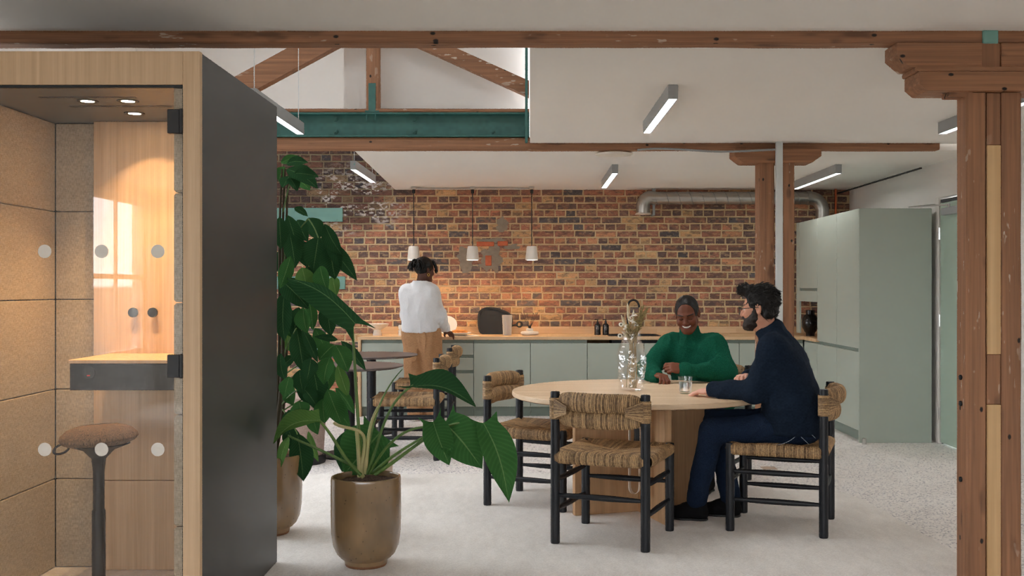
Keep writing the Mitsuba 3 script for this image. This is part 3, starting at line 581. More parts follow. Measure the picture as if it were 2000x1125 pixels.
m = lathe([(0, .0), (.06, .0), (.10, .010), (.105, .014), (.06, .006), (0, .006)], 40); m.apply_transform(trimesh.transformations.rotation_matrix(math.radians(62), (1, 0, 0))); m.apply_translation((on(873, 10.85), 10.86, ZT + .097)); scene[k] = mikit.ply(m, 'ceramic_white', smooth=40)
solo('cloth', obox((px_ + .06, 10.63, ZT + .002), (1, .2, 0), (-.2, 1, 0), .15, .12, .002, .001), 'pale_stone', 'pale folded cloth under the plate of pastries', 'cloth')
M('pastry', lambda p, n, uv: mix(lin(196, 104, 38), lin(236, 164, 84), fbm(p.x * 50, p.y * 50, p.z * 50)), 0.5)
for i, (dx, dy, rz) in enumerate(((-.03, .0, .5), (.035, .02, -.3), (.02, -.04, .15))):
    s = np.linspace(-1, 1, 15); P = np.c_[.05 * s, .012 * s * s, .012 + 0 * s]
    m = tube(P, .021 * (1 - np.abs(s) ** 2.4) ** .5 + .002, 12); m.vertices[:, 2] += .002 * np.sin(m.vertices[:, 0] * 500)
    m = moved(m, px_ + .02 + dx, 10.62 + dy, ZT + .027, rz); solo('pastry', m, 'pastry', ('left golden pastry on the white plate', 'right golden pastry on the white plate', 'front golden pastry on the white plate')[i], 'pastry', 'pastries on the plate')
# black board with a ringed handle
k = thing('serving_board', 'large black serving board with a ring handle leaning on the brick wall', 'serving board')
bx_, by_ = on(966, 10.98), 11.0
def px_poly(pts, Y): return [(at(x, y, Y)[0], at(x, y, Y)[2]) for x, y in pts]
op = [(938, 651), (934, 640), (933, 622), (935, 608), (942, 602), (955, 600), (970, 601), (985, 607), (999, 614), (1001, 628), (999, 642), (994, 650), (985, 653), (955, 653)]
from scipy.interpolate import splprep, splev
tck, _ = splprep(np.array(op + op[:1], float).T, s=6, per=True); ol = np.array(splev(np.linspace(0, 1, 70, endpoint=False), tck)).T
P0 = Polygon(px_poly(ol, by_)).buffer(0)
tilt = np.eye(4); tilt[1, 2] = .16; tilt[1, 3] = -.16 * ZT
body = prism(P0, .016, XZ); lip = prism(P0.difference(P0.buffer(-.018)), .012, XZ); lip.apply_translation((0, -.016, 0)); m = cat(body, lip); m.apply_translation((0, by_, 0)); m.apply_transform(tilt)
part(k, 'board', m, 'black_metal', smooth=30)
hp = [at(999, 636, by_), at(1010, 634, by_)]
m = cat(tube([p + [0, -.012, 0] for p in hp], .011, 10), trimesh.creation.torus(.026, .009, 24, 10).apply_transform(trimesh.transformations.rotation_matrix(np.pi / 2, (1, 0, 0))).apply_translation(at(1014.5, 633.5, by_) - [0, .012, 0])); m.apply_transform(tilt)
part(k, 'handle', m, 'black_metal', smooth=40)
k = thing('ribbed_tumbler', 'tall frosted ribbed glass before the black board', 'glass')
def ribbed(prof, ribs, amp, c, n=None):
    n = n or ribs * 6; m = lathe(prof, n, (0, 0, 0)); v = m.vertices; r_ = np.hypot(v[:, 0], v[:, 1]); a = np.arctan2(v[:, 1], v[:, 0])
    f = 1 + amp * np.cos(ribs * a); v[:, 0] *= f; v[:, 1] *= f; m.vertices = v; m.apply_translation(c); return m
scene[k] = mikit.ply(ribbed([(0, .002), (.040, .002), (.043, .006), (.046, .10), (.052, .21)], 18, .02, (on(990.5, 10.72), 10.72, ZT)), 'frosted_glass', smooth=40)
k = thing('reed_diffuser', 'white stone reed diffuser with black sticks on the worktop', 'diffuser'); x, y = on(1034.5, 10.8), 10.8
part(k, 'dish', lathe([(0, 0), (.075, 0), (.092, .012), (.094, .026), (.086, .038), (.03, .042), (0, .042)], 40, (x, y, ZT)), 'pale_stone', smooth=40)
part(k, 'bottle', lathe([(0, .04), (.036, .04), (.037, .062), (.03, .07), (0, .07)], 28, (x, y, ZT)), 'pale_stone', smooth=40)
part(k, 'neck', lathe([(0, .07), (.014, .07), (.014, .1), (0, .1)], 16, (x, y, ZT)), 'black_metal')
for dx, dy in ((-.09, .0), (-.06, .03), (-.03, -.02), (.04, .02), (.065, -.01), (.085, .02)): part(k, 'reed', cyl((x + dx * .1, y, ZT + .08), (x + dx, y + dy, ZT + .235), .0022, 6), 'black_metal')
M('bottle_black', lin(20, 18, 18), 0.2)
M('label_white', lin(206, 204, 200), 0.7)
def soap(px, lb, words):
    k = thing('soap_bottle', lb, 'soap bottle', 'soap bottles by the sink'); x, y = on(px, 10.85), 10.85
    part(k, 'bottle', lathe([(0, 0), (.030, 0), (.032, .004), (.032, .10), (.026, .112), (.013, .118), (.013, .128), (0, .128)], 32, (x, y, ZT)), 'bottle_black', smooth=40)
    part(k, 'pump', cat(lathe([(0, .128), (.012, .128), (.012, .14), (.005, .142), (.005, .155), (.010, .157), (.010, .163), (0, .164)], 16, (x, y, ZT)), tube([(x, y, ZT + .16), (x - .03, y - .012, ZT + .157)], .004, 8)), 'bottle_black', smooth=40)
    for i, (w, h) in enumerate(words):
        m = meshkit.text_mesh(w, h, .0008); m.apply_translation((-m.bounds[:, 0].mean(), 0, 0)); v = m.vertices.copy(); a = v[:, 0] / .0325
        r_ = .0321 + v[:, 2]; m.vertices = np.c_[x + r_ * np.sin(a), y - r_ * np.cos(a), ZT + .082 - .014 * i + v[:, 1]] if i < 3 else np.c_[x + r_ * np.sin(a), y - r_ * np.cos(a), ZT + .018 + v[:, 1]]
        part(k, 'print', m, 'label_white', smooth=False)
soap(1167, 'dark pump bottle with white print, left one by the sink', (('THE', .007), ('WASH', .009), ('hand', .006), ('300 ml', .005)))
soap(1183, 'dark pump bottle with white print, right one by the sink', (('THE', .007), ('BALM', .009), ('hand', .006), ('300 ml', .005)))
k = thing('sink', 'black inset sink in the oak worktop behind the vase', 'sink')
rim = Polygon([(sx0, 10.54), (sx1, 10.54), (sx1, 10.95), (sx0, 10.95)]); m = prism(rim.difference(rim.buffer(-.035)), .006); m.apply_translation((0, 0, ZT))
bowl = cat(box(sx0 + .03, sx1 - .03, 10.57, 10.92, .64, .65), box(sx0 + .03, sx0 + .036, 10.57, 10.92, .65, ZT), box(sx1 - .036, sx1 - .03, 10.57, 10.92, .65, ZT), box(sx0 + .03, sx1 - .03, 10.57, 10.576, .65, ZT), box(sx0 + .03, sx1 - .03, 10.914, 10.92, .65, ZT))
part(k, 'rim', m, 'black_metal', smooth=False); part(k, 'bowl', bowl, 'black_metal', smooth=False)
k = thing('tap', 'black swan-neck tap behind the sink', 'tap'); x = on(1226, 11.0)
a = np.radians(np.linspace(180, -5, 20)); x2 = on(1248, 11.0); R_ = (x2 - x) / 2; zc_ = at(0, 599, 11.0)[2]
part(k, 'spout', tube(np.vstack([[(x, 11.0, ZT)], np.c_[x + R_ + R_ * np.cos(a), np.full(20, 11.0), zc_ + .07 * np.sin(a)]]), .011, 14), 'black_metal', smooth=50)
part(k, 'base', lathe([(0, 0), (.024, 0), (.024, .035), (.014, .05), (0, .05)], 20, (x, 11.0, ZT)), 'black_metal')
k = thing('niche_vase', 'round black vase standing in the cupboard niche', 'vase')
vx, vy = 2.845, 10.60
scene[k] = mikit.ply(lathe([(0, 0), (.042, 0), (.043, .03), (.06, .05), (.08, .09), (.086, .13), (.08, .17), (.06, .205), (.043, .22), (.043, .262), (.036, .262), (.036, .22), (0, .2)], 44, (vx, vy, ZT)), 'bottle_black', smooth=40)

# ---------------------------------------------------------------- phone booth
BF, BB, BR, BL = 3.76, 4.911, -1.189, -2.26
k = thing('phone_booth', 'glazed phone booth with oak front frame and charcoal sides on the left', 'phone booth')
part(k, 'side_panel', box(BR - .05, BR, BF + .012, BB, .0055, 2.146, .002), 'booth_shell')
part(k, 'side_panel', box(BL, BL + .05, BF + .012, BB, .0055, 2.146, .002), 'booth_shell')
part(k, 'back_panel', box(BL + .05, BR - .05, BB - .06, BB - .003, .0055, 2.14), 'booth_shell')
part(k, 'roof_panel', box(BL + .05, BR - .05, BF + .03, BB - .06, 2.052, 2.14), 'booth_shell')
fz = 2.028; fx = at(357, 0, BF)[0]
part(k, 'frame_stile', box(fx, BR + .001, BF, BF + .028, .0055, 2.148, .001), 'booth_oak')
part(k, 'frame_stile', box(BL - .001, BL + .06, BF, BF + .028, .0055, 2.148, .001), 'booth_oak')
part(k, 'frame_rail', box(BL + .0605, fx - .0005, BF, BF + .028, fz, 2.148, .001), 'booth_oak')
part(k, 'frame_rail', box(BL + .0605, fx - .0005, BF, BF + .028, .0055, .03, .001), 'booth_oak')
part(k, 'floor_plate', box(BL + .05, BR - .05, BF + .028, BB - .06, .0055, .024), 'carpet_weave')
part(k, 'ceiling_panel', box(BL + .05, BR - .05, BF + .03, BB - .06, 2.045, 2.0515), 'booth_ceiling')
part(k, 'vent_slot', box(-1.93, -1.55, 4.10, 4.118, 2.0435, 2.0455), 'gasket_dark')
part(k, 'vent_slot', box(-1.90, -1.48, 4.30, 4.33, 2.0435, 2.0455), 'gasket_dark')
rows = [.026, .427, .834, 1.242, 1.642, 2.043]
IL, IR, IB = -2.158, -1.262, 4.75
for i in range(5):
    z0, z1 = rows[i] + .002, rows[i + 1] - .002
    part(k, 'felt_panel', box(BL + .052, IL, BF + .05, IB - .002, z0, z1, .003), 'booth_felt')
    part(k, 'felt_panel', box(IL + .001, -1.95, IB, IB + .09, z0, z1, .003), 'booth_felt')
    part(k, 'felt_panel', box(-1.296, BR - .052, BF + .036, IB - .002, z0, z1, .008), 'booth_felt')
part(k, 'back_board', box(-1.963, -1.30, 4.70, 4.76, .43, 2.043, .001), 'booth_oak')
part(k, 'back_board', box(-1.963, -1.30, 4.70, 4.76, .026, .427, .001), 'booth_oak')
dtop = part(k, 'desk_top', box(-1.892, -1.297, 4.28, 4.699, .985, 1.0, .002), 'booth_oak')
part(k, 'desk_apron', box(-1.888, -1.299, 4.285, 4.698, .875, .9845, .002), 'black_panel')
sx_, sz_ = at(174, 727, 4.285)[0], at(174, 727, 4.285)[2]
part(k, 'socket', cat(cyl((sx_, 4.286, sz_), (sx_, 4.281, sz_), .026, 28), *[cyl((sx_ + dx, 4.282, sz_ + dz), (sx_ + dx, 4.279, sz_ + dz), .003, 8) for dx, dz in ((-.008, -.004), (.008, -.004), (0, .01))]), 'black_metal')
M('red_dot', lin(190, 40, 30), 0.5); part(k, 'switch', box(sx_ - .006, sx_ + .006, 4.278, 4.282, sz_ - .016, sz_ - .011), 'red_dot', label='tiny red switch')
for px in (266, 304):
    p = at(px, 610, 4.70); part(k, 'coat_peg', cat(cyl(p, p - [0, .03, 0], .01, 14), cyl(p - [0, .03, 0], p - [0, .042, 0], .0215, 24)), 'black_metal', label='black round coat peg')
k2 = part(k, 'glass_door', box(BL + .068, fx - .006, BF + .008, BF + .0085, .035, fz - .012), 'pane_glass', smooth=False)
v = np.array([[BL + .066, BF + .014, .035], [fx - .004, BF + .014, .035], [fx - .004, BF + .014, fz - .012], [BL + .066, BF + .014, fz - .012]])
scene[k2] = mikit.ply(trimesh.Trimesh(v, [[0, 1, 2], [0, 2, 3]], process=False), 'pane_glass')
part(k, 'door_seal', cat(box(BL + .062, fx - .001, BF + .008, BF + .02, fz - .010, fz - .0005), box(fx - .004, fx - .0008, BF + .008, BF + .02, .03, fz - .0105)), 'gasket_dark')
for y0, y1 in ((213, 260), (693, 738)):
    a, b = at(326, y0, BF), at(356.5, y1, BF); c = at(350, 0, BF)[0]
    part(k, 'hinge', cat(box(a[0], c, BF + .001, BF + .027, b[2], a[2], .002), box(c + .0005, b[0] + .002, BF - .006, BF + .022, b[2] - .002, a[2] + .002, .003)), 'black_metal')
for y0 in (491, 878):
    for px in (-24, 87, 198, 308):
        p = at(px, y0, BF + .012); part(k, 'dot', cyl((p[0], BF + .0128, p[2]), (p[0], BF + .0136, p[2]), .0245, 28), 'frost_dot', label='frosted round dot on the glass')
for px, py in ((171, 198), (250, 198), (263, 222)):
    d = at(px, py, 1.0); Yd = (2.043 - CAM_Z) / ((CY - py) / F_PX); c = at(px, py, Yd)
    sp = part(k, 'spotlight', lathe([(.028, 0), (.042, -.001), (.043, .002), (.028, .002)], 28, (c[0], c[1], 2.0425)), 'black_metal')
    m = trimesh.creation.cylinder(.026, .001, sections=20); m.apply_translation((c[0], c[1], 2.0425)); emit(sp + '__lens', m, np.array([1.0, .72, .42]) * 20)
    scene['booth_beam_%d' % px] = {'type': 'spot', 'to_world': T().look_at(origin=[c[0], c[1], 2.038], target=[c[0] + .06, c[1] + .16, 1.0], up=[0, 1, 0]), 'intensity': rgb(np.array([1.0, .62, .30]) * .75), 'cutoff_angle': 46.0, 'beam_width': 24.0}
k = thing('perch_stool', 'tall stool with a brown tweed saddle seat on one dark column inside the booth', 'stool')
sx_, sy_ = at(193, 0, 4.2)[0], 4.2
M('tweed', lambda p, n, uv: mix(lin(48, 40, 34), lin(136, 108, 82), noise(p.x * 420, p.y * 420, p.z * 60)), 0.9)
m = lathe([(0, .745), (.08, .742), (.125, .725), (.15, .70), (.154, .685), (.14, .67), (.06, .645), (0, .64)], 48); m.vertices[:, 2] += .25 * m.vertices[:, 0] ** 2 * 4 * .3 + .06 * m.vertices[:, 0]; m.vertices[:, 1] *= .82; m.apply_translation((sx_, sy_, 0))
part(k, 'seat', m, 'tweed', smooth=40)
part(k, 'column', lathe([(0, .1), (.026, .1), (.026, .40), (.022, .405), (.022, .56), (.028, .61), (.06, .645), (.12, .668), (0, .668)], 28, (sx_, sy_, 0)), 'chair_black', smooth=40)
part(k, 'foot', lathe([(0, .026), (.10, .026), (.10, .035), (.05, .06), (.026, .1), (0, .1)], 36, (sx_, sy_, 0)), 'chair_black', smooth=40)
a = np.linspace(0, 2 * np.pi, 24); part(k, 'pull_loop', tube(np.c_[sx_ - .128 + .032 * np.cos(a), sy_ - .05 + 0 * a, .655 + .018 * np.sin(a) + .3 * (.032 * np.cos(a))], .0045, 8), 'chair_black')
# ---------------------------------------------------------------- dining table
TC, TR, TZ = np.array([.64, 6.15]), .745, .69
k = thing('dining_table', 'round oak dining table on a crossed slab base', 'table')
part(k, 'tabletop', lathe([(0, TZ - .032), (TR - .012, TZ - .032), (TR - .002, TZ - .026), (TR, TZ - .02), (TR, TZ - .004), (TR - .004, TZ), (0, TZ)], 160, (TC[0], TC[1], 0)), 'table_oak', smooth=35)
bc = np.array([.635, 6.04]); u = np.array([.385, .12]); u /= np.linalg.norm(u); w = np.array([-u[1], u[0]])
part(k, 'base_slab', obox((bc[0], bc[1], (TZ - .033) / 2 + .003), (u[0], u[1], 0), (w[0], w[1], 0), .405, .02, (TZ - .033) / 2 - .003, .002), 'base_oak')
for s in (-1, 1):
    c = bc + s * w * (.02 + .185); part(k, 'base_slab', obox((c[0], c[1], (TZ - .033) / 2 + .003), (u[0], u[1], 0), (w[0], w[1], 0), .02, .1845, (TZ - .033) / 2 - .003, .002), 'base_oak')
k = thing('strap_loop', 'pale leather strap hanging as a loop under the dining table', 'strap')
M('strap_pale', lin(222, 208, 194), 0.6)
p0, p1 = at(1227, 830, 5.80), at(1247, 830, 5.80); zb_ = at(0, 965, 5.80)[2]; xm, hw = (p0[0] + p1[0]) / 2, (p1[0] - p0[0]) / 2
a = np.linspace(np.pi, 2 * np.pi, 16); c0 = np.vstack([[(xm - hw, TZ - .034)], np.c_[xm + hw * np.cos(a), zb_ + .04 + .04 * np.sin(a)], [(xm + hw, TZ - .034)]])
P = np.stack([np.c_[c0[:, 0] + dx, np.full(len(c0), 5.80 + dy), c0[:, 1]] for dx, dy in ((0, 0), (.014, .034), (.018, .032), (.005, -.002), (0, 0))], 1)
part(k, 'band', grid_mesh(P), 'strap_pale', smooth=False)
part(k, 'buckle', box(xm + hw - .022, xm + hw + .006, 5.79, 5.835, at(0, 868, 5.8)[2], at(0, 836, 5.8)[2], .003), 'black_metal', label='black clasp')

# ---------------------------------------------------------------- rush chairs (built once, placed six times)
SW = .0088
def ribs(a): return np.abs(np.sin(np.pi * a / SW)) ** .7
def seat_mesh():
    V, Fs, UV, o = [], [], [], 0
    Lh, rise = .235, .0026
    for q in range(4):
        ca, sa = math.cos(q * np.pi / 2), math.sin(q * np.pi / 2)
        A_ = np.arange(-Lh + .004, Lh - .003, SW / 4)
        P = []
        for a in A_:
            bm = Lh - abs(a)
            prof = [(bm, .449)] + [(bm * t, .449 + (.464 - .449) * (1 - t) + .004 * math.sin(np.pi * t)) for t in (.75, .5, .25)] + [(.0, .465)] + [(-.030 * math.sin(t), .435 + .030 * math.cos(t)) for t in (.5, 1.0, 1.57, 2.1, 2.65)] + [(0, .405), (bm * .5, .415), (bm, .42)]
            rb = rise * ribs(a + Lh)
            P.append([(a, -(Lh - b) - (rb if 4 <= i <= 10 else 0) * (1 if i > 5 else .3), z + (rb if i <= 6 else -rb if i >= 9 else 0)) for i, (b, z) in enumerate(prof)])
        P = np.array(P); m = grid_mesh(P); v = m.vertices.copy(); x = v[:, 0] * ca - v[:, 1] * sa; y = v[:, 0] * sa + v[:, 1] * ca
        V.append(np.c_[x, y, v[:, 2]]); Fs.append(m.faces + o); o += len(v)
        n_, mm = P.shape[:2]; UV.append(np.stack(np.broadcast_arrays(((A_ + Lh) / SW + 100 * q + .0)[:, None], np.linspace(0, 3, mm)[None]), -1).reshape(-1, 2))
    return trimesh.Trimesh(np.vstack(V), np.vstack(Fs), process=False), np.vstack(UV)
def roll_mesh(z, bulge, rz_, ry_, half=.212, off=0, sides=16):
    A_ = np.arange(-half, half + .0005, SW / 4); th = np.linspace(0, 2 * np.pi, sides + 1)
    P = []
    for a in A_:
        e = max(0.0, 1 - abs(a / (half + .001)) ** 6) ** .5; e = .35 + .65 * e
        rb = .0024 * ribs(a + half); y0 = -.235 - bulge * math.cos(np.pi * a / .5) ** 1.2 * 1.0 + .01
        P.append([(a, y0 + (ry_ * e + rb) * math.cos(t), z + (rz_ * e + rb) * math.sin(t)) for t in th])
    P = np.array(P); uv = np.stack(np.broadcast_arrays(((A_ + half) / SW + off)[:, None], np.linspace(0, 3, sides + 1)[None]), -1).reshape(-1, 2)
    return grid_mesh(P), uv
def binding_mesh(s):
    Z_ = np.arange(.628, .738, SW / 4); th = np.linspace(0, 2 * np.pi, 21); P = []
    for z in Z_: rr = .0275 + .0022 * ribs(z - .628); P.append([(s * .235 + rr * math.cos(t), -.24 + rr * math.sin(t), z) for t in th])
    P = np.array(P); m1 = grid_mesh(P); uv1 = np.stack(np.broadcast_arrays((Z_ / SW + 500)[:, None], np.linspace(0, 3, 21)[None]), -1).reshape(-1, 2)
    T_ = np.linspace(0, 1, 9); U_ = np.linspace(0, 1, 53); P = []      # the fan of strands from the post to the rolls, back and front
    for u_ in U_:
        fr = 2 * u_ if u_ < .5 else 2 - 2 * u_; side = -1 if u_ < .5 else 1; rb = .002 * ribs(fr * .11)
        P.append([(s * (.235 - t * .085), (-.24 + side * (.026 + rb) * (1 - .2 * t)) - t * .05, .628 + (fr * .11) * (1 - .62 * t) + t * .032 + .002) for t in T_])
    P = np.array(P); m2 = grid_mesh(P); uv2 = np.stack(np.broadcast_arrays((np.where(U_ < .5, U_, 1 - U_) * 2 * .11 / SW + 700)[:, None], np.linspace(0, 1, 9)[None]), -1).reshape(-1, 2)
    return cat(m1, m2), np.vstack([uv1, uv2])
def post_mesh(x, y, h): return lathe([(0, 0), (.021, 0), (.0235, .006), (.0235, h - .006), (.021, h), (0, h)], 20, (x, y, 0))
sm, su = seat_mesh(); CH = {'seat': mikit.ply(sm, 'woven_rush', smooth=True, uv=su)}
ru, uu = roll_mesh(.722, .082, .047, .03, off=900); rl, ul = roll_mesh(.636, .058, .044, .028, off=1300)
CH['upper_roll'] = mikit.ply(ru, 'woven_rush', smooth=True, uv=uu); CH['lower_roll'] = mikit.ply(rl, 'woven_rush', smooth=True, uv=ul)
for s in (-1, 1):
    bm_, bu = binding_mesh(s); CH['binding', s] = mikit.ply(bm_, 'woven_rush', smooth=True, uv=bu)
    CH['back', s] = mikit.ply(post_mesh(s * .235, -.24, .766), 'chair_black', smooth=40); CH['front', s] = mikit.ply(post_mesh(s * .235, .24, .466), 'chair_black', smooth=40)
    for z in (.318, .168): CH['rung', s, z] = mikit.ply(spindle((s * .235, -.225, z), (s * .235, .225, z), .009, .0155), 'chair_black', smooth=50)
CH['rungf'] = mikit.ply(spindle((-.22, .24, .262), (.22, .24, .262), .009, .0155), 'chair_black', smooth=50)
CH['rungb'] = mikit.ply(spindle((-.22, -.24, .245), (.22, -.24, .245), .009, .0155), 'chair_black', smooth=50)
def chair(c, facing, lb, z=0.005):
    k = thing('rush_chair', lb, 'chair', 'black chairs with woven rush seats'); w_ = place(c[0], c[1], z, math.atan2(facing[1], facing[0]) - np.pi / 2)
    part(k, 'seat', CH['seat'], None, to_world=w_); 
    part(k, 'backrest', CH['upper_roll'], None, to_world=w_); part(k, 'backrest', CH['lower_roll'], None, to_world=w_)
    for s in (-1, 1): part(k, 'binding', CH['binding', s], None, to_world=w_)
    for s in (-1, 1): part(k, 'leg', CH['back', s], None, to_world=w_)
    for s in (-1, 1): part(k, 'leg', CH['front', s], None, to_world=w_)
    for s in (-1, 1):
        for z_ in (.318, .168): part(k, 'rung', CH['rung', s, z_], None, to_world=w_)
    part(k, 'rung', CH['rungf'], None, to_world=w_); part(k, 'rung', CH['rungb'], None, to_world=w_)
    return k
C1, C2, C3_, C4 = (.435, 5.413), (.061, 6.32), (1.37, 5.69), (1.149, 6.91)
chair(C1, (.178, .446), 'empty black rush chair in front of the table with its back to the viewer')
chair(C2, (.434, -.187), 'empty black rush chair on the left side of the dining table')
chair(C3_, (-.443, .162), 'black rush chair the bearded man sits on')
chair(C4, (-.45, -.89), 'black rush chair the woman in green sits on, behind the table')
chair((-.94, 8.05), (-1, 0), 'black rush chair at the nearer bistro table', 0.0)
chair((-.94, 9.34), (-1, 0), 'black rush chair at the farther bistro table beside the standing woman', 0.0)

# bistro tables
for (x, y, lb) in ((-1.39, 8.05, 'dark round bistro table, the nearer one behind the plants'), (-1.418, 9.34, 'dark round bistro table, the farther one before the kitchen')):
    k = thing('bistro_table', lb, 'table', 'dark bistro tables')
    part(k, 'tabletop', lathe([(0, .672), (.36, .672), (.412, .686), (.415, .692), (.41, .696), (0, .696)], 80, (x, y, 0)), 'cafe_top', smooth=35)
    part(k, 'column', lathe([(0, .02), (.041, .02), (.041, .672), (0, .672)], 28, (x, y, 0)), 'chair_black', smooth=40)
    part(k, 'base', lathe([(0, 0), (.23, 0), (.232, .008), (.22, .016), (.05, .024), (0, .024)], 60, (x, y, 0)), 'chair_black', smooth=35)
# soft seat behind the plants, clay vase
k = thing('lounge_stool', 'taupe upholstered stool on a dark plinth, half hidden behind the plants', 'stool')
x, y = -1.72, 7.74
part(k, 'cushion', lathe([(0, .50), (.15, .50), (.20, .485), (.215, .44), (.20, .25), (.19, .08), (.18, .06), (0, .06)], 48, (x, y, 0)), 'taupe_fabric', smooth=40)
part(k, 'plinth', lathe([(0, 0), (.20, 0), (.205, .01), (.205, .055), (.2, .06), (0, .06)], 48, (x, y, 0)), 'black_metal', smooth=40)
k = thing('clay_vase', 'low beige clay vase with a dark mouth on the floor behind the glazed pot', 'vase')
scene[k] = mikit.ply(lathe([(0, 0), (.15, 0), (.165, .02), (.168, .05), (.168, .145), (.155, .17), (.075, .24), (.07, .246), (.062, .24), (.055, .18), (0, .17)], 10 * 4, (at(717, 0, 6.95)[0], 6.95, .005)), 'beige_clay', smooth=35)
solo('floor_box', box(at(1489, 0, 7.45)[0], at(1517, 0, 7.45)[0], 7.42, 7.52, .0, .006, .002), 'beige_clay', 'small metal floor box in the vinyl floor behind the man', 'floor box')

# ---------------------------------------------------------------- on the dining table
k = thing('tumbler', 'ribbed glass of water in the middle of the dining table', 'glass')
x, y = at(1338.5, 0, 5.96)[0], 5.96; z0 = TZ + .0005
part(k, 'glass', ribbed([(0, .001), (.032, .001), (.034, .005), (.0395, .096)], 20, .012, (x, y, z0)), 'pane_glass', smooth=40)
part(k, 'water', lathe([(0, .012), (.0315, .0128), (.0350, .066), (0, .066)], 60, (x, y, z0)), 'water', smooth=35)
k = thing('glass_vase', 'rippled clear glass vase on the dining table', 'vase')
vx, vy = at(1233.5, 0, 6.10)[0], 6.10
def vase_mesh():
    prof = np.array([(0, .004), (.055, .004), (.068, .007), (.074, .022), (.078, .08), (.083, .15), (.086, .20), (.080, .24), (.062, .28), (.052, .30), (.052, .335), (.056, .350)])
    s = np.r_[0, np.cumsum(np.hypot(*np.diff(prof, axis=0).T))]; q = np.linspace(0, s[-1], 130)
    m = lathe(np.c_[np.interp(q, s, prof[:, 0]), np.interp(q, s, prof[:, 1])], 150); v = m.vertices.copy()
    r_ = np.hypot(v[:, 0], v[:, 1]); a = np.arctan2(v[:, 1], v[:, 0])
    nz = (meshkit.fbm(np.c_[np.cos(a) * 2.2, np.sin(a) * 2.2, v[:, 2] * 24], 2, 5) - .5) * .15 + (meshkit.fbm(np.c_[np.cos(a) * 6, np.sin(a) * 6, v[:, 2] * 70], 2, 8) - .5) * .055
    g = np.clip(v[:, 2] / .02, 0, 1) * np.clip(r_ / .04, 0, 1); v[:, 0] *= 1 + nz * g; v[:, 1] *= 1 + nz * g
    m.vertices = v; return m
m = vase_mesh(); m.apply_translation((vx, vy, TZ + .0005)); scene[k] = mikit.ply(m, 'vase_glass', smooth=True)
# dried flowers
M('dry_stem', lambda p, n, uv: mix(lin(130, 112, 76), lin(190, 172, 132), noise(p.x * 60, p.y * 60, p.z * 20)), 0.8)
M('dry_head', lambda p, n, uv: mix(lin(184, 168, 132), lin(226, 216, 192), noise(p.x * 90, p.y * 90, p.z * 90)), 0.9)
M('dry_olive', lambda p, n, uv: mix(lin(112, 100, 60), lin(166, 150, 104), noise(p.x * 90, p.y * 90, p.z * 90)), 0.9)
M('dry_white', lin(232, 228, 218), 0.9)
r = np.random.default_rng(21)
def stem_to(px, py, dep, foot):
    tip = at(px, py, vy + dep); b0 = np.array([vx + foot[0], vy + foot[1], TZ + .02]); neck = np.array([vx + (tip[0] - vx) * .36, vy + dep * .3, TZ + .318])
    return smooth_path([b0, (b0 + neck) / 2 + [0, 0, .005], neck, tip], 16)
def plume(path, r0, n, mat_len):
    ms = []
    for i in range(n):
        t = i / (n - 1); a = path[-1] * (t) + path[-4] * (1 - t); d = r.normal(size=3); d[2] = abs(d[2]) + .8; d /= np.linalg.norm(d)
        ms.append(spindle(a, a + d * mat_len * (1 - .5 * t), .0010, r0, 5, 4))
    return cat(ms)
heads = [(1237, 612, 'seed'), (1226, 600, 'seed'), (1213, 634, 'poppy'), (1219, 650, 'seed'), (1230, 622, 'white'), (1240, 616, 'white'), (1236, 628, 'white'), (1244, 634, 'white'), (1222, 640, 'white'), (1211, 656, 'poppy'), (1252, 612, 'olive'), (1257, 620, 'olive'), (1261, 610, 'olive'), (1254, 632, 'olive'), (1248, 640, 'olive'), (1250, 620, 'seed'), (1264, 604, 'olive'), (1216, 622, 'seed'), (1243, 645, 'olive'), (1227, 636, 'olive'), (1232, 648, 'seed'), (1256, 600, 'olive')]
FL = ['dried seed head rising just right of the vase centre', 'tallest dried seed head, in front of the tap', 'white ring-shaped poppy head high on the left of the vase bunch', 'dried seed head low on the left of the vase bunch', 'white dried flower head left in the white cluster above the vase', 'topmost white dried flower head of the cluster above the vase', 'white dried flower head in the middle of the cluster above the vase', 'white dried flower head right in the cluster above the vase', 'white dried flower head lowest on the left above the vase mouth', 'white ring-shaped poppy head hanging lowest at the left of the vase', 'olive grass plume right of the white flowers in the vase', 'olive grass plume near the right edge of the vase bunch', 'olive grass plume leaning far right out of the vase', 'olive grass plume low on the right above the vase rim', 'lowest olive grass plume just above the vase mouth', 'dried seed head between the grass plumes in the vase', 'rightmost and highest-leaning olive grass plume in the vase', 'slim dried seed head at the upper left of the vase bunch', 'short olive grass plume in the middle of the vase mouth', 'olive grass plume left of the middle in the vase', 'short dried seed head in the middle of the vase mouth', 'highest olive grass plume at the upper right of the vase bunch']
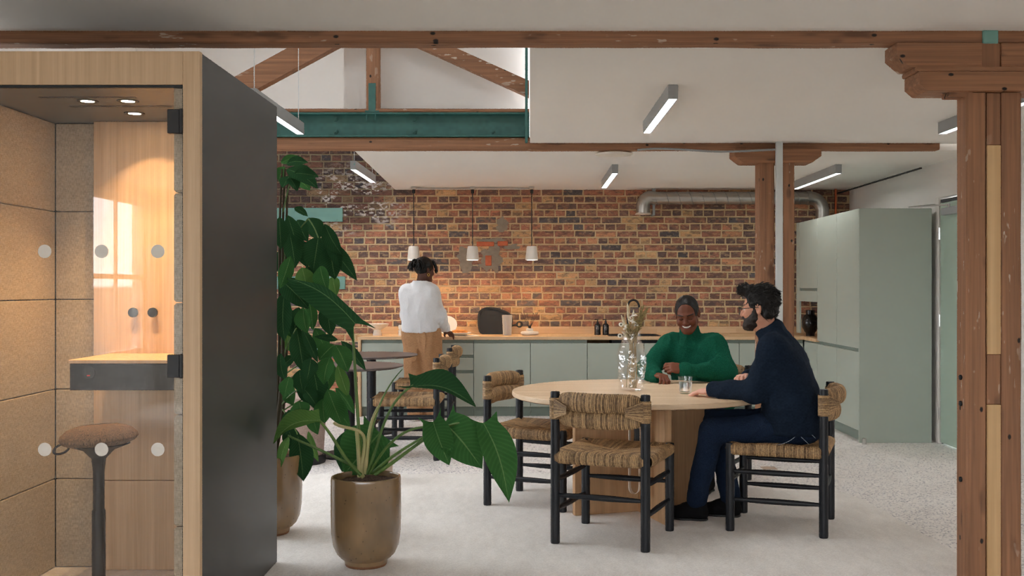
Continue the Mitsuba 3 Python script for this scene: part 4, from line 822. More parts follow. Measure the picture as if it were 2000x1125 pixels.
for i, (px, py, kind) in enumerate(heads):
    lbl = FL[i]
    pa = stem_to(px, py, r.uniform(-.03, .03), r.uniform(-.03, .03, 2)); k = thing('dried_flower', lbl, 'dried flower', {'seed': 'dried seed heads', 'poppy': 'dried poppy heads', 'white': 'dried white flowers', 'olive': 'dried grass plumes'}[kind] + ' in the vase')
    part(k, 'stem', tube(pa, .0019, 6), 'dry_stem')
    if kind == 'seed': part(k, 'head', cat(spindle(pa[-4], pa[-1] + (pa[-1] - pa[-2]) * .8, .002, .0075, 8, 8), plume(pa, .0022, 14, .02)), 'dry_head', smooth=40)
    elif kind == 'poppy':
        m = trimesh.creation.torus(.0095, .0045, 18, 8); m.apply_transform(trimesh.transformations.rotation_matrix(np.pi / 2 - .3, (1, 0, .2))); m.apply_translation(pa[-1]); b_ = trimesh.creation.icosphere(1, .0065); b_.apply_translation(pa[-1] + [0, .004, 0]); part(k, 'head', m, 'dry_white', smooth=50); part(k, 'heart', b_, 'bottle_black', smooth=True)
    elif kind == 'white':
        ms = []
        for _ in range(9):
            b_ = trimesh.creation.icosphere(1, r.uniform(.005, .0085)); b_.apply_scale((1, 1, .7)); b_.apply_translation(pa[-1] + r.normal(size=3) * .008); ms.append(b_)
        part(k, 'head', cat(ms), 'dry_white', smooth=True)
    else: part(k, 'head', plume(pa, .0028, 34, .034), 'dry_olive', smooth=40)
# ---------------------------------------------------------------- pots and plants
def pot(x, y, z, lb):
    k = thing('glazed_pot', lb, 'plant pot', 'brown glazed pots')
    R_ = .163; prof = [(0, .012), (.098, .012), (.100, .03), (.115, .037), (.135, .058), (.152, .095), (.160, .15), (.1625, .22), (.1625, .40), (.160, .412), (.152, .414), (.148, .405), (.147, .37), (0, .37)]
    part(k, 'body', lathe(prof, 72, (x, y, z)), 'brown_glaze', smooth=35)
    part(k, 'foot', lathe([(0, 0), (.093, 0), (.096, .004), (.0955, .012), (0, .012)], 60, (x, y, z)), 'terracotta_foot', smooth=35)
    a = np.linspace(0, 2 * np.pi, 60, endpoint=False); g = np.linspace(0, 1, 14)
    P = np.array([[(x + .1468 * q * np.cos(b), y + .1468 * q * np.sin(b), z + .388 + .016 * (meshkit.fbm(np.array([q * np.cos(b) * 4, q * np.sin(b) * 4, 3.0]), 3) - .5)) for b in np.r_[a, a[:1]]] for q in g])
    part(k, 'soil', grid_mesh(P), 'soil', smooth=True)
POT1, POT2 = np.array([-.764, 4.87]), np.array([-1.365, 5.50])
pot(*POT1, .005, 'brown glazed plant pot in the foreground beside the booth')
pot(*POT2, .005, 'brown glazed plant pot partly hidden behind the booth')
def leaf_mesh(base, tip, width, face=None, sag=.12, fold=.25, heart=.0, wave=.0, nu=18, nv=9, seed=0, peak=.42, curl=0.0):
    """A leaf blade from base to tip; face: the direction its upper side turns to; heart: lobes that reach back past the base."""
    base, tip = np.asarray(base, float), np.asarray(tip, float); ax = tip - base; L_ = np.linalg.norm(ax); ax /= L_
    face = np.array([0, -1.0, .35]) if face is None else np.asarray(face, float)
    nrm = face - ax * (face @ ax); nrm /= np.linalg.norm(nrm); sd = np.cross(ax, nrm)
    t = np.linspace(0, 1, nu); u = np.linspace(-1, 1, nv)
    wprof = np.sin(np.pi * np.clip(t, 0, 1) ** (math.log(.5) / math.log(peak))) ** .85
    wprof = np.where(t > .80, wprof * (1 - .18 * ((t - .8) / .2)), wprof)
    if heart: wprof = np.maximum(wprof, np.clip((1 - t / .5), 0, 1) * .86)
    P = np.zeros((nu, nv, 3))
    for i in range(nu):
        c = base + ax * L_ * t[i] + nrm * (sag * L_ * math.sin(np.pi * t[i]) - curl * L_ * t[i] ** 2)
        w = width / 2 * wprof[i]
        for j in range(nv):
            s = u[j]; back = heart * L_ * abs(s) ** 1.5 * max(0, 1 - t[i] * 2.2)
            z = abs(s) ** 1.2 * w * fold + wave * width * math.sin(9 * t[i] + 2.2 * s + seed) * abs(s)
            P[i, j] = c + sd * w * s + nrm * z - ax * back
    uv = np.stack(np.broadcast_arrays(((u + 1) / 2)[None], t[:, None]), -1).reshape(-1, 2)
    return grid_mesh(P), uv
def leaf(k, base, tip, width, mat, **kw):
    m, uv = leaf_mesh(base, tip, width, **kw); return part(k, 'leaf', m, mat, smooth=True, uv=uv)
# the young philodendron in the foreground pot
k = thing('potted_philodendron', 'young plant with long stalks and large arching leaves in the foreground pot', 'plant')
S1 = 4.87 / F_PX
def stalk(pts, r0=.0085, r1=.005, mat='plant_stem'):
    P = [np.array([POT1[0] + (at(p[0], 0, 4.87)[0] - POT1[0]), 4.87 + p[2], at(0, p[1], 4.87 + p[2])[2]]) if False else at(p[0], p[1], 4.87 + p[2]) for p in pts]
    pa = smooth_path(P, 26); part(k, 'stalk', tube(pa, np.linspace(r0, r1, 26), 8), mat, smooth=50); return pa
stalk([(716, 925, 0), (742, 850, -.02), (772, 785, -.04), (808, 752, -.05)], .008, .005)
leaf(k, at(800, 757, 4.82), at(929, 793, 4.72), .15, 'leaf_dark', face=(.15, -.55, .83), sag=.16, fold=.5, heart=.12, wave=.04)
stalk([(722, 925, 0), (750, 880, -.03), (790, 845, -.06), (852, 836, -.08)], .008, .005)
leaf(k, at(846, 824, 4.79), at(878, 909, 4.70), .135, 'leaf_mid', face=(-.15, -.9, .4), sag=.12, fold=.15, heart=.22, wave=.03, seed=1)
stalk([(727, 925, .02), (765, 893, .0), (820, 858, -.02), (866, 832, -.02)], .008, .005)
leaf(k, at(868, 826, 4.85), at(942, 916, 4.70), .20, 'leaf_mid', face=(.15, -.95, .35), sag=.14, fold=.12, heart=.16, wave=.03, seed=2)
stalk([(732, 927, -.02), (785, 890, -.04), (850, 845, -.06), (905, 826, -.06), (934, 836, -.07)], .009, .005)
leaf(k, at(944, 826, 4.80), at(994, 982, 4.62), .16, 'leaf_mid', face=(.2, -.75, .55), sag=.16, fold=.42, heart=.08, wave=.03, seed=3)
stalk([(705, 928, -.03), (672, 890, -.06), (643, 845, -.10), (624, 822, -.12)], .009, .006)
leaf(k, at(626, 821, 4.75), at(534, 866, 4.72), .12, 'leaf_light', face=(-.1, -.6, .8), sag=.22, fold=.45, heart=.06, wave=.03, seed=4)
leaf(k, at(622, 812, 4.79), at(545, 858, 4.80), .10, 'leaf_dark', face=(.1, -.2, 1), sag=.25, fold=.4, seed=5)
stalk([(709, 925, .02), (698, 800, .03), (692, 700, .03), (688, 636, .02)], .0095, .006)
leaf(k, at(694, 632, 4.87), at(561, 543, 4.98), .19, 'leaf_dark', face=(.25, -.45, .85), sag=.10, fold=-.35, heart=.16, wave=.05, seed=6, nu=24)
stalk([(713, 925, .01), (724, 850, .0), (742, 790, .0), (786, 721, -.02)], .0095, .002, 'plant_stem')
stalk([(712, 925, .0), (719, 860, -.01), (729, 815, -.01), (741, 792, -.01)], .011, .006, 'pale_stem')
stalk([(702, 932, -.02), (700, 880, -.02), (697, 843, -.02)], .010, .0095, 'pale_stem')
stalk([(710, 932, -.01), (711, 880, -.02), (706, 846, -.02), (690, 838, -.02), (652, 825, -.03)], .010, .007, 'pale_stem')
leaf(k, at(742, 845, 5.02), at(672, 926, 5.00), .26, 'leaf_mid', face=(.05, -1, .15), sag=.03, fold=.12, heart=.05, wave=.02, seed=8, peak=.4)
leaf(k, at(690, 838, 5.06), at(668, 922, 5.04), .14, 'leaf_dark', face=(.25, -1, .1), sag=.05, fold=.1, seed=9)
stalk([(706, 920, .0), (655, 893, -.02), (610, 872, -.04), (562, 851, -.05)], .008, .005)
# the tall plant
k = thing('tall_potted_plant', 'tall leafy plant with drooping dark green leaves beside the booth', 'plant')
r = np.random.default_rng(5)
base2 = np.array([POT2[0], POT2[1], .39])
for px, lean in ((549, -.05), (556, .06), (543, .02)):
    part(k, 'stem', tube(smooth_path([base2 + [.02 * lean * 10, lean * .3, 0], at(px, 760, 5.5 + lean), at(px + 3, 560, 5.5 + lean * .6), at(px + 4, 420, 5.5), at(px + 8, 330, 5.5)], 30), np.linspace(.012, .005, 30), 8), 'woody_stem')
HUBS = {}
def hub(px, py, sx, sy, d=0.0):
    a = at(sx, sy, 5.5); b = at(px, py, 5.5 + d); part(k, 'branch', tube(smooth_path([a, (a + b) / 2 + [0, 0, .01], b], 10), .0038, 6), 'plant_stem')
    return b
for q in ((570, 345, 552, 418, -.05), (602, 427, 552, 500, -.1), (622, 465, 602, 427, -.1), (556, 571, 552, 640, -.12), (579, 641, 552, 700, -.1), (653, 673, 552, 735, -.06), (641, 592, 560, 560, .05), (639, 762, 556, 800, -.02), (590, 757, 550, 790, -.08), (581, 848, 552, 800, -.08)): hub(*q)
LV = [(556, 600, 575, 660, 30, 1), (548, 690, 556, 740, 26, 0), (600, 520, 612, 580, 28, 0), (615, 640, 640, 690, 24, 1), (596, 735, 604, 790, 28, 0), (560, 830, 580, 880, 28, 0), (622, 735, 606, 770, 22, 1), (566, 455, 576, 520, 28, 0), (625, 520, 640, 570, 26, 1), (575, 800, 560, 846, 24, 0), (608, 800, 620, 846, 24, 1), (584, 600, 572, 655, 28, 0),
      (560, 330, 618, 366, 30, 0), (572, 343, 604, 370, 24, 1), (566, 343, 553, 366, 20, 0), (560, 320, 600, 318, 18, 0), (556, 325, 545, 352, 18, 1), (575, 338, 620, 345, 20, 0), (548, 318, 580, 305, 14, 1), (566, 348, 580, 372, 20, 0),
      (603, 425, 622, 467, 30, 0), (622, 462, 612, 526, 42, 0), (634, 437, 668, 497, 26, 0), (636, 470, 694, 544, 25, 0), (645, 482, 654, 542, 38, 0), (562, 420, 589, 504, 27, 0), (546, 424, 549, 484, 26, 0), (575, 405, 600, 422, 12, 0), (590, 470, 600, 520, 26, 0), (580, 430, 600, 470, 26, 0), (568, 500, 548, 560, 22, 1),
      (590, 522, 600, 566, 28, 2), (546, 545, 600, 600, 38, 0), (556, 570, 556, 662, 40, 0), (592, 600, 600, 648, 26, 1), (605, 588, 611, 642, 20, 1), (641, 590, 646, 653, 31, 0), (650, 540, 657, 577, 20, 2), (636, 500, 628, 560, 26, 0), (574, 560, 592, 596, 22, 1), (560, 480, 552, 540, 30, 0), (610, 540, 618, 590, 22, 1),
      (579, 641, 592, 723, 36, 0), (590, 641, 619, 705, 16, 0), (652, 673, 624, 702, 27, 1), (655, 673, 678, 724, 30, 1), (660, 664, 616, 658, 11, 0), (666, 666, 712, 721, 17, 0), (645, 697, 633, 748, 30, 1), (576, 694, 552, 716, 16, 0), (560, 650, 566, 684, 24, 2), (565, 735, 556, 775, 24, 1), (607, 700, 600, 740, 24, 0),
      (585, 722, 592, 767, 26, 0), (611, 717, 624, 792, 35, 0), (642, 704, 641, 760, 29, 1), (659, 713, 679, 772, 20, 2), (655, 757, 690, 806, 18, 1), (640, 760, 667, 828, 30, 1), (653, 771, 683, 832, 30, 1), (630, 779, 634, 824, 28, 1), (591, 757, 616, 790, 22, 0), (584, 784, 592, 814, 30, 1), (575, 776, 544, 791, 12, 0), (564, 800, 570, 832, 14, 0), (610, 760, 620, 800, 24, 0),
      (581, 846, 592, 935, 38, 0), (565, 852, 548, 912, 18, 2), (602, 842, 621, 899, 13, 2), (560, 745, 572, 790, 26, 1)]
for i, (x0, y0, x1, y1, w, mt) in enumerate(LV):
    d0 = r.uniform(-.22, .12); d1 = d0 - r.uniform(-.02, .08)
    x1, y1 = x0 + (x1 - x0) * 1.06, y0 + (y1 - y0) * 1.06
    leaf(k, at(x0, y0, 5.5 + d0), at(x1, y1, 5.5 + d1), w * 1.28 * 5.45 / F_PX, ('leaf_dark', 'leaf_mid', 'leaf_light')[mt], face=(r.uniform(-.5, .5), -.9, r.uniform(.1, .6)), sag=r.uniform(.03, .12), fold=r.uniform(.15, .5), wave=.03, seed=i, nu=14, nv=7, peak=.46)
# ---------------------------------------------------------------- people: smooth signed-distance bodies turned into meshes
class Blend:
    def __init__(s, lo, hi, h):
        s.lo, s.h = np.asarray(lo, float), h; s.n = np.ceil((np.asarray(hi, float) - s.lo) / h).astype(int) + 1
        s.ax = [s.lo[i] + h * np.arange(s.n[i]) for i in range(3)]; s.D = np.full(s.n, .25, np.float32)
    def _reg(s, lo, hi):
        a = np.clip(np.floor((np.asarray(lo) - s.lo) / s.h).astype(int), 0, s.n); b = np.clip(np.ceil((np.asarray(hi) - s.lo) / s.h).astype(int) + 1, 0, s.n)
        return tuple(slice(x, y) for x, y in zip(a, b))
    def put(s, f, lo, hi, k, cut=False):
        R = s._reg(np.asarray(lo) - k - 3 * s.h, np.asarray(hi) + k + 3 * s.h)
        if any(q.stop <= q.start for q in R): return s
        P = np.stack(np.meshgrid(*[s.ax[i][R[i]] for i in range(3)], indexing='ij'), -1); d = f(P); a = s.D[R]
        if cut: d = -d; h = np.maximum(k - np.abs(a - d), 0) / max(k, 1e-9); s.D[R] = np.maximum(a, d) + h * h * k / 4
        else: h = np.maximum(k - np.abs(a - d), 0) / max(k, 1e-9); s.D[R] = np.minimum(a, d) - h * h * k / 4
        return s
    def cap(s, a, b, r0, r1, k=.02, cut=False):
        a, b = np.asarray(a, float), np.asarray(b, float); ba = b - a; L = max(ba @ ba, 1e-12); m = max(r0, r1)
        def f(P):
            q = P - a; t = np.clip(q @ ba / L, 0, 1); return np.linalg.norm(q - t[..., None] * ba, axis=-1) - (r0 + (r1 - r0) * t)
        return s.put(f, np.minimum(a, b) - m, np.maximum(a, b) + m, k, cut)
    def chain(s, pts, rs, k=.02):
        for i in range(len(pts) - 1): s.cap(pts[i], pts[i + 1], rs[i], rs[i + 1], k)
        return s
    def ell(s, c, r, k=.02, cut=False, rot=None):
        c, r = np.asarray(c, float), np.asarray(r, float); m = r.max() if rot is not None else r
        def f(P):
            q = P - c
            if rot is not None: q = q @ rot
            k0 = np.linalg.norm(q / r, axis=-1); k1 = np.linalg.norm(q / (r * r), axis=-1); return k0 * (k0 - 1) / np.maximum(k1, 1e-9)
        return s.put(f, c - m, c + m, k, cut)
    def plane(s, p, n, k=.004):
        n = np.asarray(n, float) / np.linalg.norm(n); P = np.stack(np.meshgrid(*s.ax, indexing='ij'), -1); d = (P - np.asarray(p)) @ n   # keeps the side n points away from
        h = np.maximum(k - np.abs(s.D - d), 0) / k; s.D = np.maximum(s.D, d) + h * h * k / 4; return s
    def rough(s, amp, freq, seed=0, stretch=(1, 1, 1), octaves=3):
        near = np.abs(s.D) < 3 * amp + 2 * s.h; i = np.nonzero(near); P = np.stack([s.ax[j][i[j]] for j in range(3)], -1)
        s.D[i] += amp * 2 * (meshkit.fbm(P * freq * np.asarray(stretch), octaves, seed) - .5); return s
    def folds(s, amp, freq, R=None, stretch=(1, 1, 1), seed=0):
        near = np.abs(s.D) < 3 * amp + 2 * s.h; i = np.nonzero(near); P = np.stack([s.ax[j][i[j]] for j in range(3)], -1)
        if R is not None: P = P @ R
        q = P * freq * np.asarray(stretch) + .35 * meshkit.fbm(P * freq * .7, 2, seed + 5)[:, None]; n = meshkit.noise(q, seed); m = meshkit.noise(P * 5, seed + 9)
        s.D[i] -= amp * ((1 - np.abs(2 * n - 1)) ** 2.2 - .35) * np.clip(2.2 * m - .5, 0, 1); return s
    def mesh(s):
        D = s.D.copy()
        for i in range(3): D[tuple(np.array([0, -1]) if j == i else slice(None) for j in range(3))] = .05
        I = D < 0; n = np.array(D.shape)
        c = [D[a:n[0] - 1 + a, b:n[1] - 1 + b, e:n[2] - 1 + e] for a in (0, 1) for b in (0, 1) for e in (0, 1)]
        S = sum((q < 0).astype(np.int8) for q in c); act = (S > 0) & (S < 8); idx = np.full(act.shape, -1, np.int64); idx[act] = np.arange(act.sum())
        off = np.array([(a, b, e) for a in (0, 1) for b in (0, 1) for e in (0, 1)], float); V = np.zeros((act.sum(), 3)); W = np.zeros(act.sum()); cv = [q[act] for q in c]
        for i in range(8):
            for j in range(i + 1, 8):
                if np.abs(off[i] - off[j]).sum() != 1: continue
                x = (cv[i] < 0) != (cv[j] < 0); t = np.where(x, cv[i] / np.where(x, cv[i] - cv[j], 1), 0)
                V += x[:, None] * (off[i] + t[:, None] * (off[j] - off[i])); W += x
        V = (np.stack(np.nonzero(act), 1) + V / W[:, None]) * s.h + s.lo
        Fq = []
        for a in range(3):
            b, e = (a + 1) % 3, (a + 2) % 3; sl = [slice(1, -1)] * 3; sl[a] = slice(0, -1); sl2 = [slice(1, -1)] * 3; sl2[a] = slice(1, None)
            A_, B_ = I[tuple(sl)], I[tuple(sl2)]; x = np.stack(np.nonzero(A_ != B_), 1)
            if not len(x): continue
            inside = A_[tuple(x.T)]; g = x.copy(); g[:, b] += 1; g[:, e] += 1
            def at_(db, de): q = g.copy(); q[:, b] -= db; q[:, e] -= de; return idx[tuple(q.T)]
            q = np.stack([at_(1, 1), at_(0, 1), at_(0, 0), at_(1, 0)], 1); q[~inside] = q[~inside][:, ::-1]; Fq.append(q)
        q = np.vstack(Fq); q = q[(q >= 0).all(1)]
        m = trimesh.Trimesh(V, np.vstack([q[:, [0, 1, 2]], q[:, [0, 2, 3]]]), process=False); return m
def frame(fwd, up):
    f = np.asarray(fwd, float); f /= np.linalg.norm(f); u = np.asarray(up, float); u -= f * (u @ f); u /= np.linalg.norm(u); return np.stack([np.cross(f, u), f, u], 1)     # columns right, forward, up
def put_at(m, R, c, s=1.0):
    m = m.copy(); m.vertices = m.vertices @ (R.T * s) + np.asarray(c); return m
for nm, c, rg in (('skin', VC, .5), ):
    scene[nm] = {'type': 'twosided', 'inner': {'type': 'principled', 'base_color': c, 'roughness': rg, 'specular': .4}}

def head(skin, lip, brow, smile=False, eyes='open', jaw=1.0, h=.0024, neck=1.0):
    """A head in its own axes (right, forward, up; the origin between the ears): mesh and vertex colours."""
    b = Blend((-.105, -.13, -.22), (.105, .135, .135), h)
    b.ell((0, -.014, .032), (.076, .096, .088), .02).ell((0, .028, -.04), (.06 * jaw, .062, .07), .03)
    b.chain([(0, .035, -.085), (0, .066, -.098)], [.034, .021], .03)
    for s in (-1, 1):
        b.cap((s * .052 * jaw, -.0, -.06), (s * .02, .062, -.096), .022, .016, .03).ell((s * .038, .060, -.022), (.023, .02, .022), .025)
        b.cap((s * .012, .082, .022), (s * .045, .066, .018), .010, .010, .018)
    b.cap((0, -.02, -.05), (0, -.02 - .03 * neck, -.05 - .165 * neck), .054 - .012 * (neck < .9), .058 - .016 * (neck < .9), .03)
    for s in (-1, 1): b.ell((s * .031, .094, .000), (.019, .018, .013), .012, cut=True)
    for s in (-1, 1): b.ell((s * .031, .0725, .000), (.0145, .0145, .0125), .004)
    b.chain([(0, .082, .010), (0, .100, -.022), (0, .103, -.030)], [.0085, .0105, .0115], .012)
    for s in (-1, 1): b.ell((s * .013, .092, -.033), (.0085, .010, .0075), .008)
    w = .036 if smile else .024; cz = -.060
    pts = lambda dz, up: [np.array([x * w, .0845 - .017 * x * x + (.0 if smile else .002), cz + dz + (.012 * x * x if smile else 0)]) for x in np.linspace(-1, 1, 7)]
    if smile:
        for q0, q1 in zip(pts(0, 0)[:-1], pts(0, 0)[1:]): b.cap(q0 + [0, .006, 0], q1 + [0, .006, 0], .0065, .0065, .004, cut=True)
        b.ell((0, .067, cz + .003), (.027, .014, .007), .003)
        U_, L_ = pts(.0075, 1), pts(-.0085, 0)
        for i, (P, rr) in enumerate(((U_, .0056), (L_, .0072))):
            P = [p * [1, 1, 1] + ([0, 0, -.004 * abs(x)] if i == 0 else [0, 0, .006 * abs(x)]) for p, x in zip(P, np.linspace(-1, 1, 7))]
            b.chain(P, [rr * .6, rr, rr, rr, rr, rr, rr * .6], .004)
        for s in (-1, 1): b.ell((s * .045, .058, -.035), (.018, .02, .018), .02)
    else:
        b.chain(pts(.004, 1), [.003, .005, .0055, .005, .0055, .005, .003], .006).chain(pts(-.006, 0), [.003, .005, .006, .0065, .006, .005, .003], .006)
    for s in (-1, 1):
        rot = frame((s * .30, -1, 0), (0, -.2, 1))
        b.ell((s * .0765, -.010, -.002), (.009, .018, .031), .008, rot=rot).ell((s * .083, -.004, .002), (.006, .010, .019), .006, cut=True, rot=rot)
    m = b.mesh(); v = m.vertices; x, y, z = v.T; n = meshkit.fbm(v * 60, 3, 4)
    C = np.array(skin)[None] * (.93 + .14 * n[:, None])
    def tint(mask, c, a=1.0): 
        w_ = (np.clip(mask, 0, 1) * a)[:, None]; C[:] = C * (1 - w_) + np.array(c)[None] * w_
    sm = lambda d, e: np.clip(.5 - d / e, 0, 1)
    blush = np.exp(-(((np.abs(x) - .04) / .02) ** 2 + ((z + .028) / .02) ** 2)) * (y > .03); tint(blush * .25, np.array(skin) * [1.25, .85, .8])
    for s in (-1, 1):
        bx = (x - s * .033); tint(sm(np.abs(z - .0245 + 3.2 * bx ** 2 - .10 * s * bx) - .0042, .003) * sm(np.abs(bx) - .021, .004) * (y > .04), brow, .9)
        e = np.sqrt((bx / .015) ** 2 + (z / (.0055 if eyes == 'open' else .004)) ** 2)
        if eyes == 'open':
            tint(sm(e - 1, .3) * (y > .06), (.75, .72, .68)); tint(sm(np.hypot(bx, z) - .0055, .002) * (y > .06), (.03, .02, .015)); tint(sm(np.abs(z - .0055 + bx ** 2 * 14) - .0012, .0015) * sm(np.abs(bx) - .015, .003) * (y > .06), brow)
        else:
            tint(sm(np.abs(z + .0065 - bx ** 2 * 9) - .0016, .002) * sm(np.abs(bx) - .0155, .003) * (y > .06), (.012, .010, .010)); tint(sm(np.abs(z - .006) - .006, .006) * sm(np.abs(bx) - .016, .006) * (y > .06), np.array(skin) * .62, .5)
    mz = z - cz - (.012 * (x / w) ** 2 if smile else 0); fr = (y > .055)
    if smile:
        a_ = sm(np.abs(x) - w * .97, .004) * fr; half = .0105 * np.sqrt(np.clip(1 - (x / w) ** 2, 0, 1)) + .0005
        tint(sm(np.abs(mz + .0005) - half - .0045, .003) * a_, lip); tint(sm(np.abs(mz) - half * .66, .0025) * sm(np.abs(x) - w * .93, .003) * fr, (.05, .015, .015))
        tint(sm(np.abs(mz - .0012) - half * .44, .002) * sm(np.abs(x) - w * .78, .004) * fr, (.74, .71, .67))
    else:
        tint(sm(np.abs(mz + .001) - .0085 * np.sqrt(np.clip(1 - (x / w) ** 2, 0, 1)), .003) * fr, lip); tint(sm(np.abs(mz + .001) - .001, .0014) * sm(np.abs(x) - w * .9, .004) * fr, np.array(lip) * .35)
    return m, C
def hand(side, curl, spread=.10, thumb=(.6, .3), h=.0028):
    """A hand in its own axes (thumb side +x for side 1, forward along the fingers, up = back of the hand); the origin is the wrist."""
    b = Blend((-.10, -.06, -.11), (.10, .21, .06), h); xs = [.026, .009, -.009, -.025]; L_ = [(.040, .026, .021), (.045, .029, .022), (.042, .027, .021), (.033, .020, .019)]
    b.cap((0, -.028, 0), (0, .0, 0), .022, .0225, .02).ell((0, .045, -.006), (.036, .046, .0145), .02)
    for i in range(4):
        x0, y0 = xs[i], .090 - .004 * abs(i - 1.2) ** 1.5; b.cap((x0 * .45, .008, .0), (x0, y0, .002), .0125, .0108, .012)
        p = np.array([x0, y0, .001]); a = 0.0; sp = spread * (1.3 - i) * .8; cu = curl[i] if np.ndim(curl[i]) else (curl[i],) * 3
        for j, (l, r0, r1) in enumerate(zip(L_[i], (.0096, .0088, .0080), (.0090, .0082, .0068))):
            a += cu[j]; d = np.array([math.sin(sp) * math.cos(a), math.cos(sp) * math.cos(a), -math.sin(a)]); q = p + d * l; b.cap(p, q, r0, r1, .0035); p = q
    t0, t1 = np.array([.014, .020, -.008]), np.array([.034, .044, -.018]); d = np.array([math.sin(thumb[0]), math.cos(thumb[0]), -thumb[1]]); d /= np.linalg.norm(d)
    t2 = t1 + d * .032; t3 = t2 + (d + np.array([-.25, .1, -.1])) * .025; b.cap(t0, t1, .015, .0125, .012).cap(t1, t2, .0112, .0098, .004).cap(t2, t3, .0098, .0075, .004)
    m = b.mesh()
    if side < 0: m.vertices = m.vertices * [-1, 1, 1]; m.faces = m.faces[:, ::-1]
    return m
def person(label):
    return thing('person', label, 'person')
def body_part(k, pieces):
    """The bare body: one mesh of all its pieces, with vertex colours."""
    V = [np.asarray(m.vertices) for m, _ in pieces]; o = np.r_[0, np.cumsum([len(v) for v in V])]
    C = np.vstack([np.broadcast_to(c, (len(v), 3)) for v, (_, c) in zip(V, pieces)]); Fc = np.vstack([np.asarray(m.faces) + o[i] for i, (m, _) in enumerate(pieces)])
    part(k, 'body', trimesh.Trimesh(np.vstack(V), Fc, process=False), 'skin', smooth=True, color=C)
def cloth_mat(name, a, b, f=120, rough=.95, sheen=.3):
    M(name, lambda p, n, uv: mix(a, b, dr.clip(.6 * noise(p.x * f, p.y * f, p.z * f) + .2 * fbm(p.x * 14, p.y * 14, p.z * 14) + .1, 0, 1)), rough, specular=.2)
cloth_mat('navy_knit', lin(13, 23, 36), lin(27, 41, 58)); cloth_mat('denim', lin(15, 25, 41), lin(34, 50, 74), 260); cloth_mat('green_wool', lin(6, 62, 46), lin(20, 92, 70), 200)
cloth_mat('white_sweat', lin(214, 216, 220), lin(232, 233, 235), 160); cloth_mat('tan_linen', lin(158, 118, 84), lin(186, 144, 108), 90); cloth_mat('black_suede', lin(12, 12, 13), lin(24, 24, 26), 200); cloth_mat('grey_denim', lin(30, 42, 62), lin(54, 68, 90), 260)
M('hair_dark', lambda p, n, uv: C3(lin(15, 12, 10)) * (.55 + .9 * noise(p.x * 120, p.y * 120, p.z * 260)), 0.55, specular=.35)
M('hair_black', lambda p, n, uv: C3(lin(6, 6, 7)) * (.6 + .8 * noise(p.x * 160, p.y * 160, p.z * 160)), 0.42, specular=.4)
M('hair_brown', lambda p, n, uv: C3(lin(36, 27, 22)) * (.6 + .8 * noise(p.x * 200, p.y * 200, p.z * 300)), 0.6)
V3 = lambda *a: np.array(a, float)
def arm_chain(b, sh, el, wr, rs, k=.03): b.cap(sh, el, rs[0], rs[1], k); b.cap(el, wr, rs[1], rs[2], k)
def bounds(pts, r): p = np.array(pts); return p.min(0) - r, p.max(0) + r

# ---- the man with the beard
k = person('bearded man in glasses, navy cardigan and jeans, sitting at the dining table')
f_, l_ = V3(-.94, .343, 0), V3(-.343, -.94, 0)
hc, wa, chs, shc = V3(1.445, 5.665, .575), V3(1.425, 5.675, .70), V3(1.385, 5.69, .86), V3(1.35, 5.70, .965)
shL, shR = shc + l_ * .165, shc - l_ * .165; elL, wrL, elR, wrR = V3(1.205, 5.595, .742), V3(1.005, 5.745, .735), V3(1.37, 6.03, .76), V3(1.205, 5.83, .79)
hipL, hipR = V3(1.42, 5.585, .55), V3(1.48, 5.75, .55); knL, anL, knR, anR = V3(.99, 5.67, .515), V3(.925, 5.80, .10), V3(1.06, 5.94, .53), V3(1.13, 5.90, .10)
hd, hf = V3(1.260, 5.725, 1.180), V3(-.90, .42, -.06); skm = lin(206, 150, 124)
lo, hi = bounds([hipL, hipR, knL, knR, anL, anR, shL, shR, elL, elR, wrL, wrR, hd], .16)
b = Blend(lo, hi, .012); b.cap(hc, wa, .095, .095, .05).cap(wa, chs, .09, .09, .04).cap(shL, shR, .045, .045, .04).cap(chs, shc, .075, .055, .04).cap(shc + [-.02, 0, .02], hd + [.03, 0, -.10], .058, .055, .03)
arm_chain(b, shL, elL, wrL, (.038, .030, .022)); arm_chain(b, shR, elR, wrR, (.038, .030, .022))
for h_, n_, a_ in ((hipL, knL, anL), (hipR, knR, anR)): b.cap(h_, n_, .072, .052, .03).cap(n_, a_, .05, .036, .03)
hm, hcol = head(skm, lin(176, 108, 96), lin(40, 30, 26), jaw=1.05); Rh = frame(hf, (.0, .0, 1))
hL = put_at(hand(1, [.25, .2, .2, .25], .1), frame((-.66, .73, -.14), (-.05, -.1, 1)), wrL + [0, 0, -.004])
hR = put_at(hand(-1, [(.35, .5, .35)] * 4, .12, (.5, .2)), frame((-.42, -.86, .10), (-.1, .12, 1)), wrR + [0, 0, .006])
body_part(k, [(b.mesh(), skm), (put_at(hm, Rh, hd, .96), hcol), (hL, lin(222, 168, 146)), (hR, lin(222, 168, 146))])
lo, hi = bounds([hc, wa, shL, shR, elL, elR, wrL, wrR, shc + [0, 0, .1]], .20); b = Blend(lo, hi, .0075)
q = l_ * .085
b.cap(hc - q, hc + q, .142, .142, .05).cap(wa - q, wa + q, .138, .138, .09).cap(chs - l_ * .10, chs + l_ * .10, .122, .122, .09).cap(shL, shR, .078, .078, .08).cap(wa + f_ * .06, hc + f_ * .07, .10, .10, .06)
b.cap(shc + [0, 0, .02], shc + [-.030, 0, .085], .082, .074, .03)
arm_chain(b, shL, elL, wrL + (elL - wrL) * .06, (.074, .060, .041)); arm_chain(b, shR, elR, wrR + (elR - wrR) * .1, (.074, .058, .041))
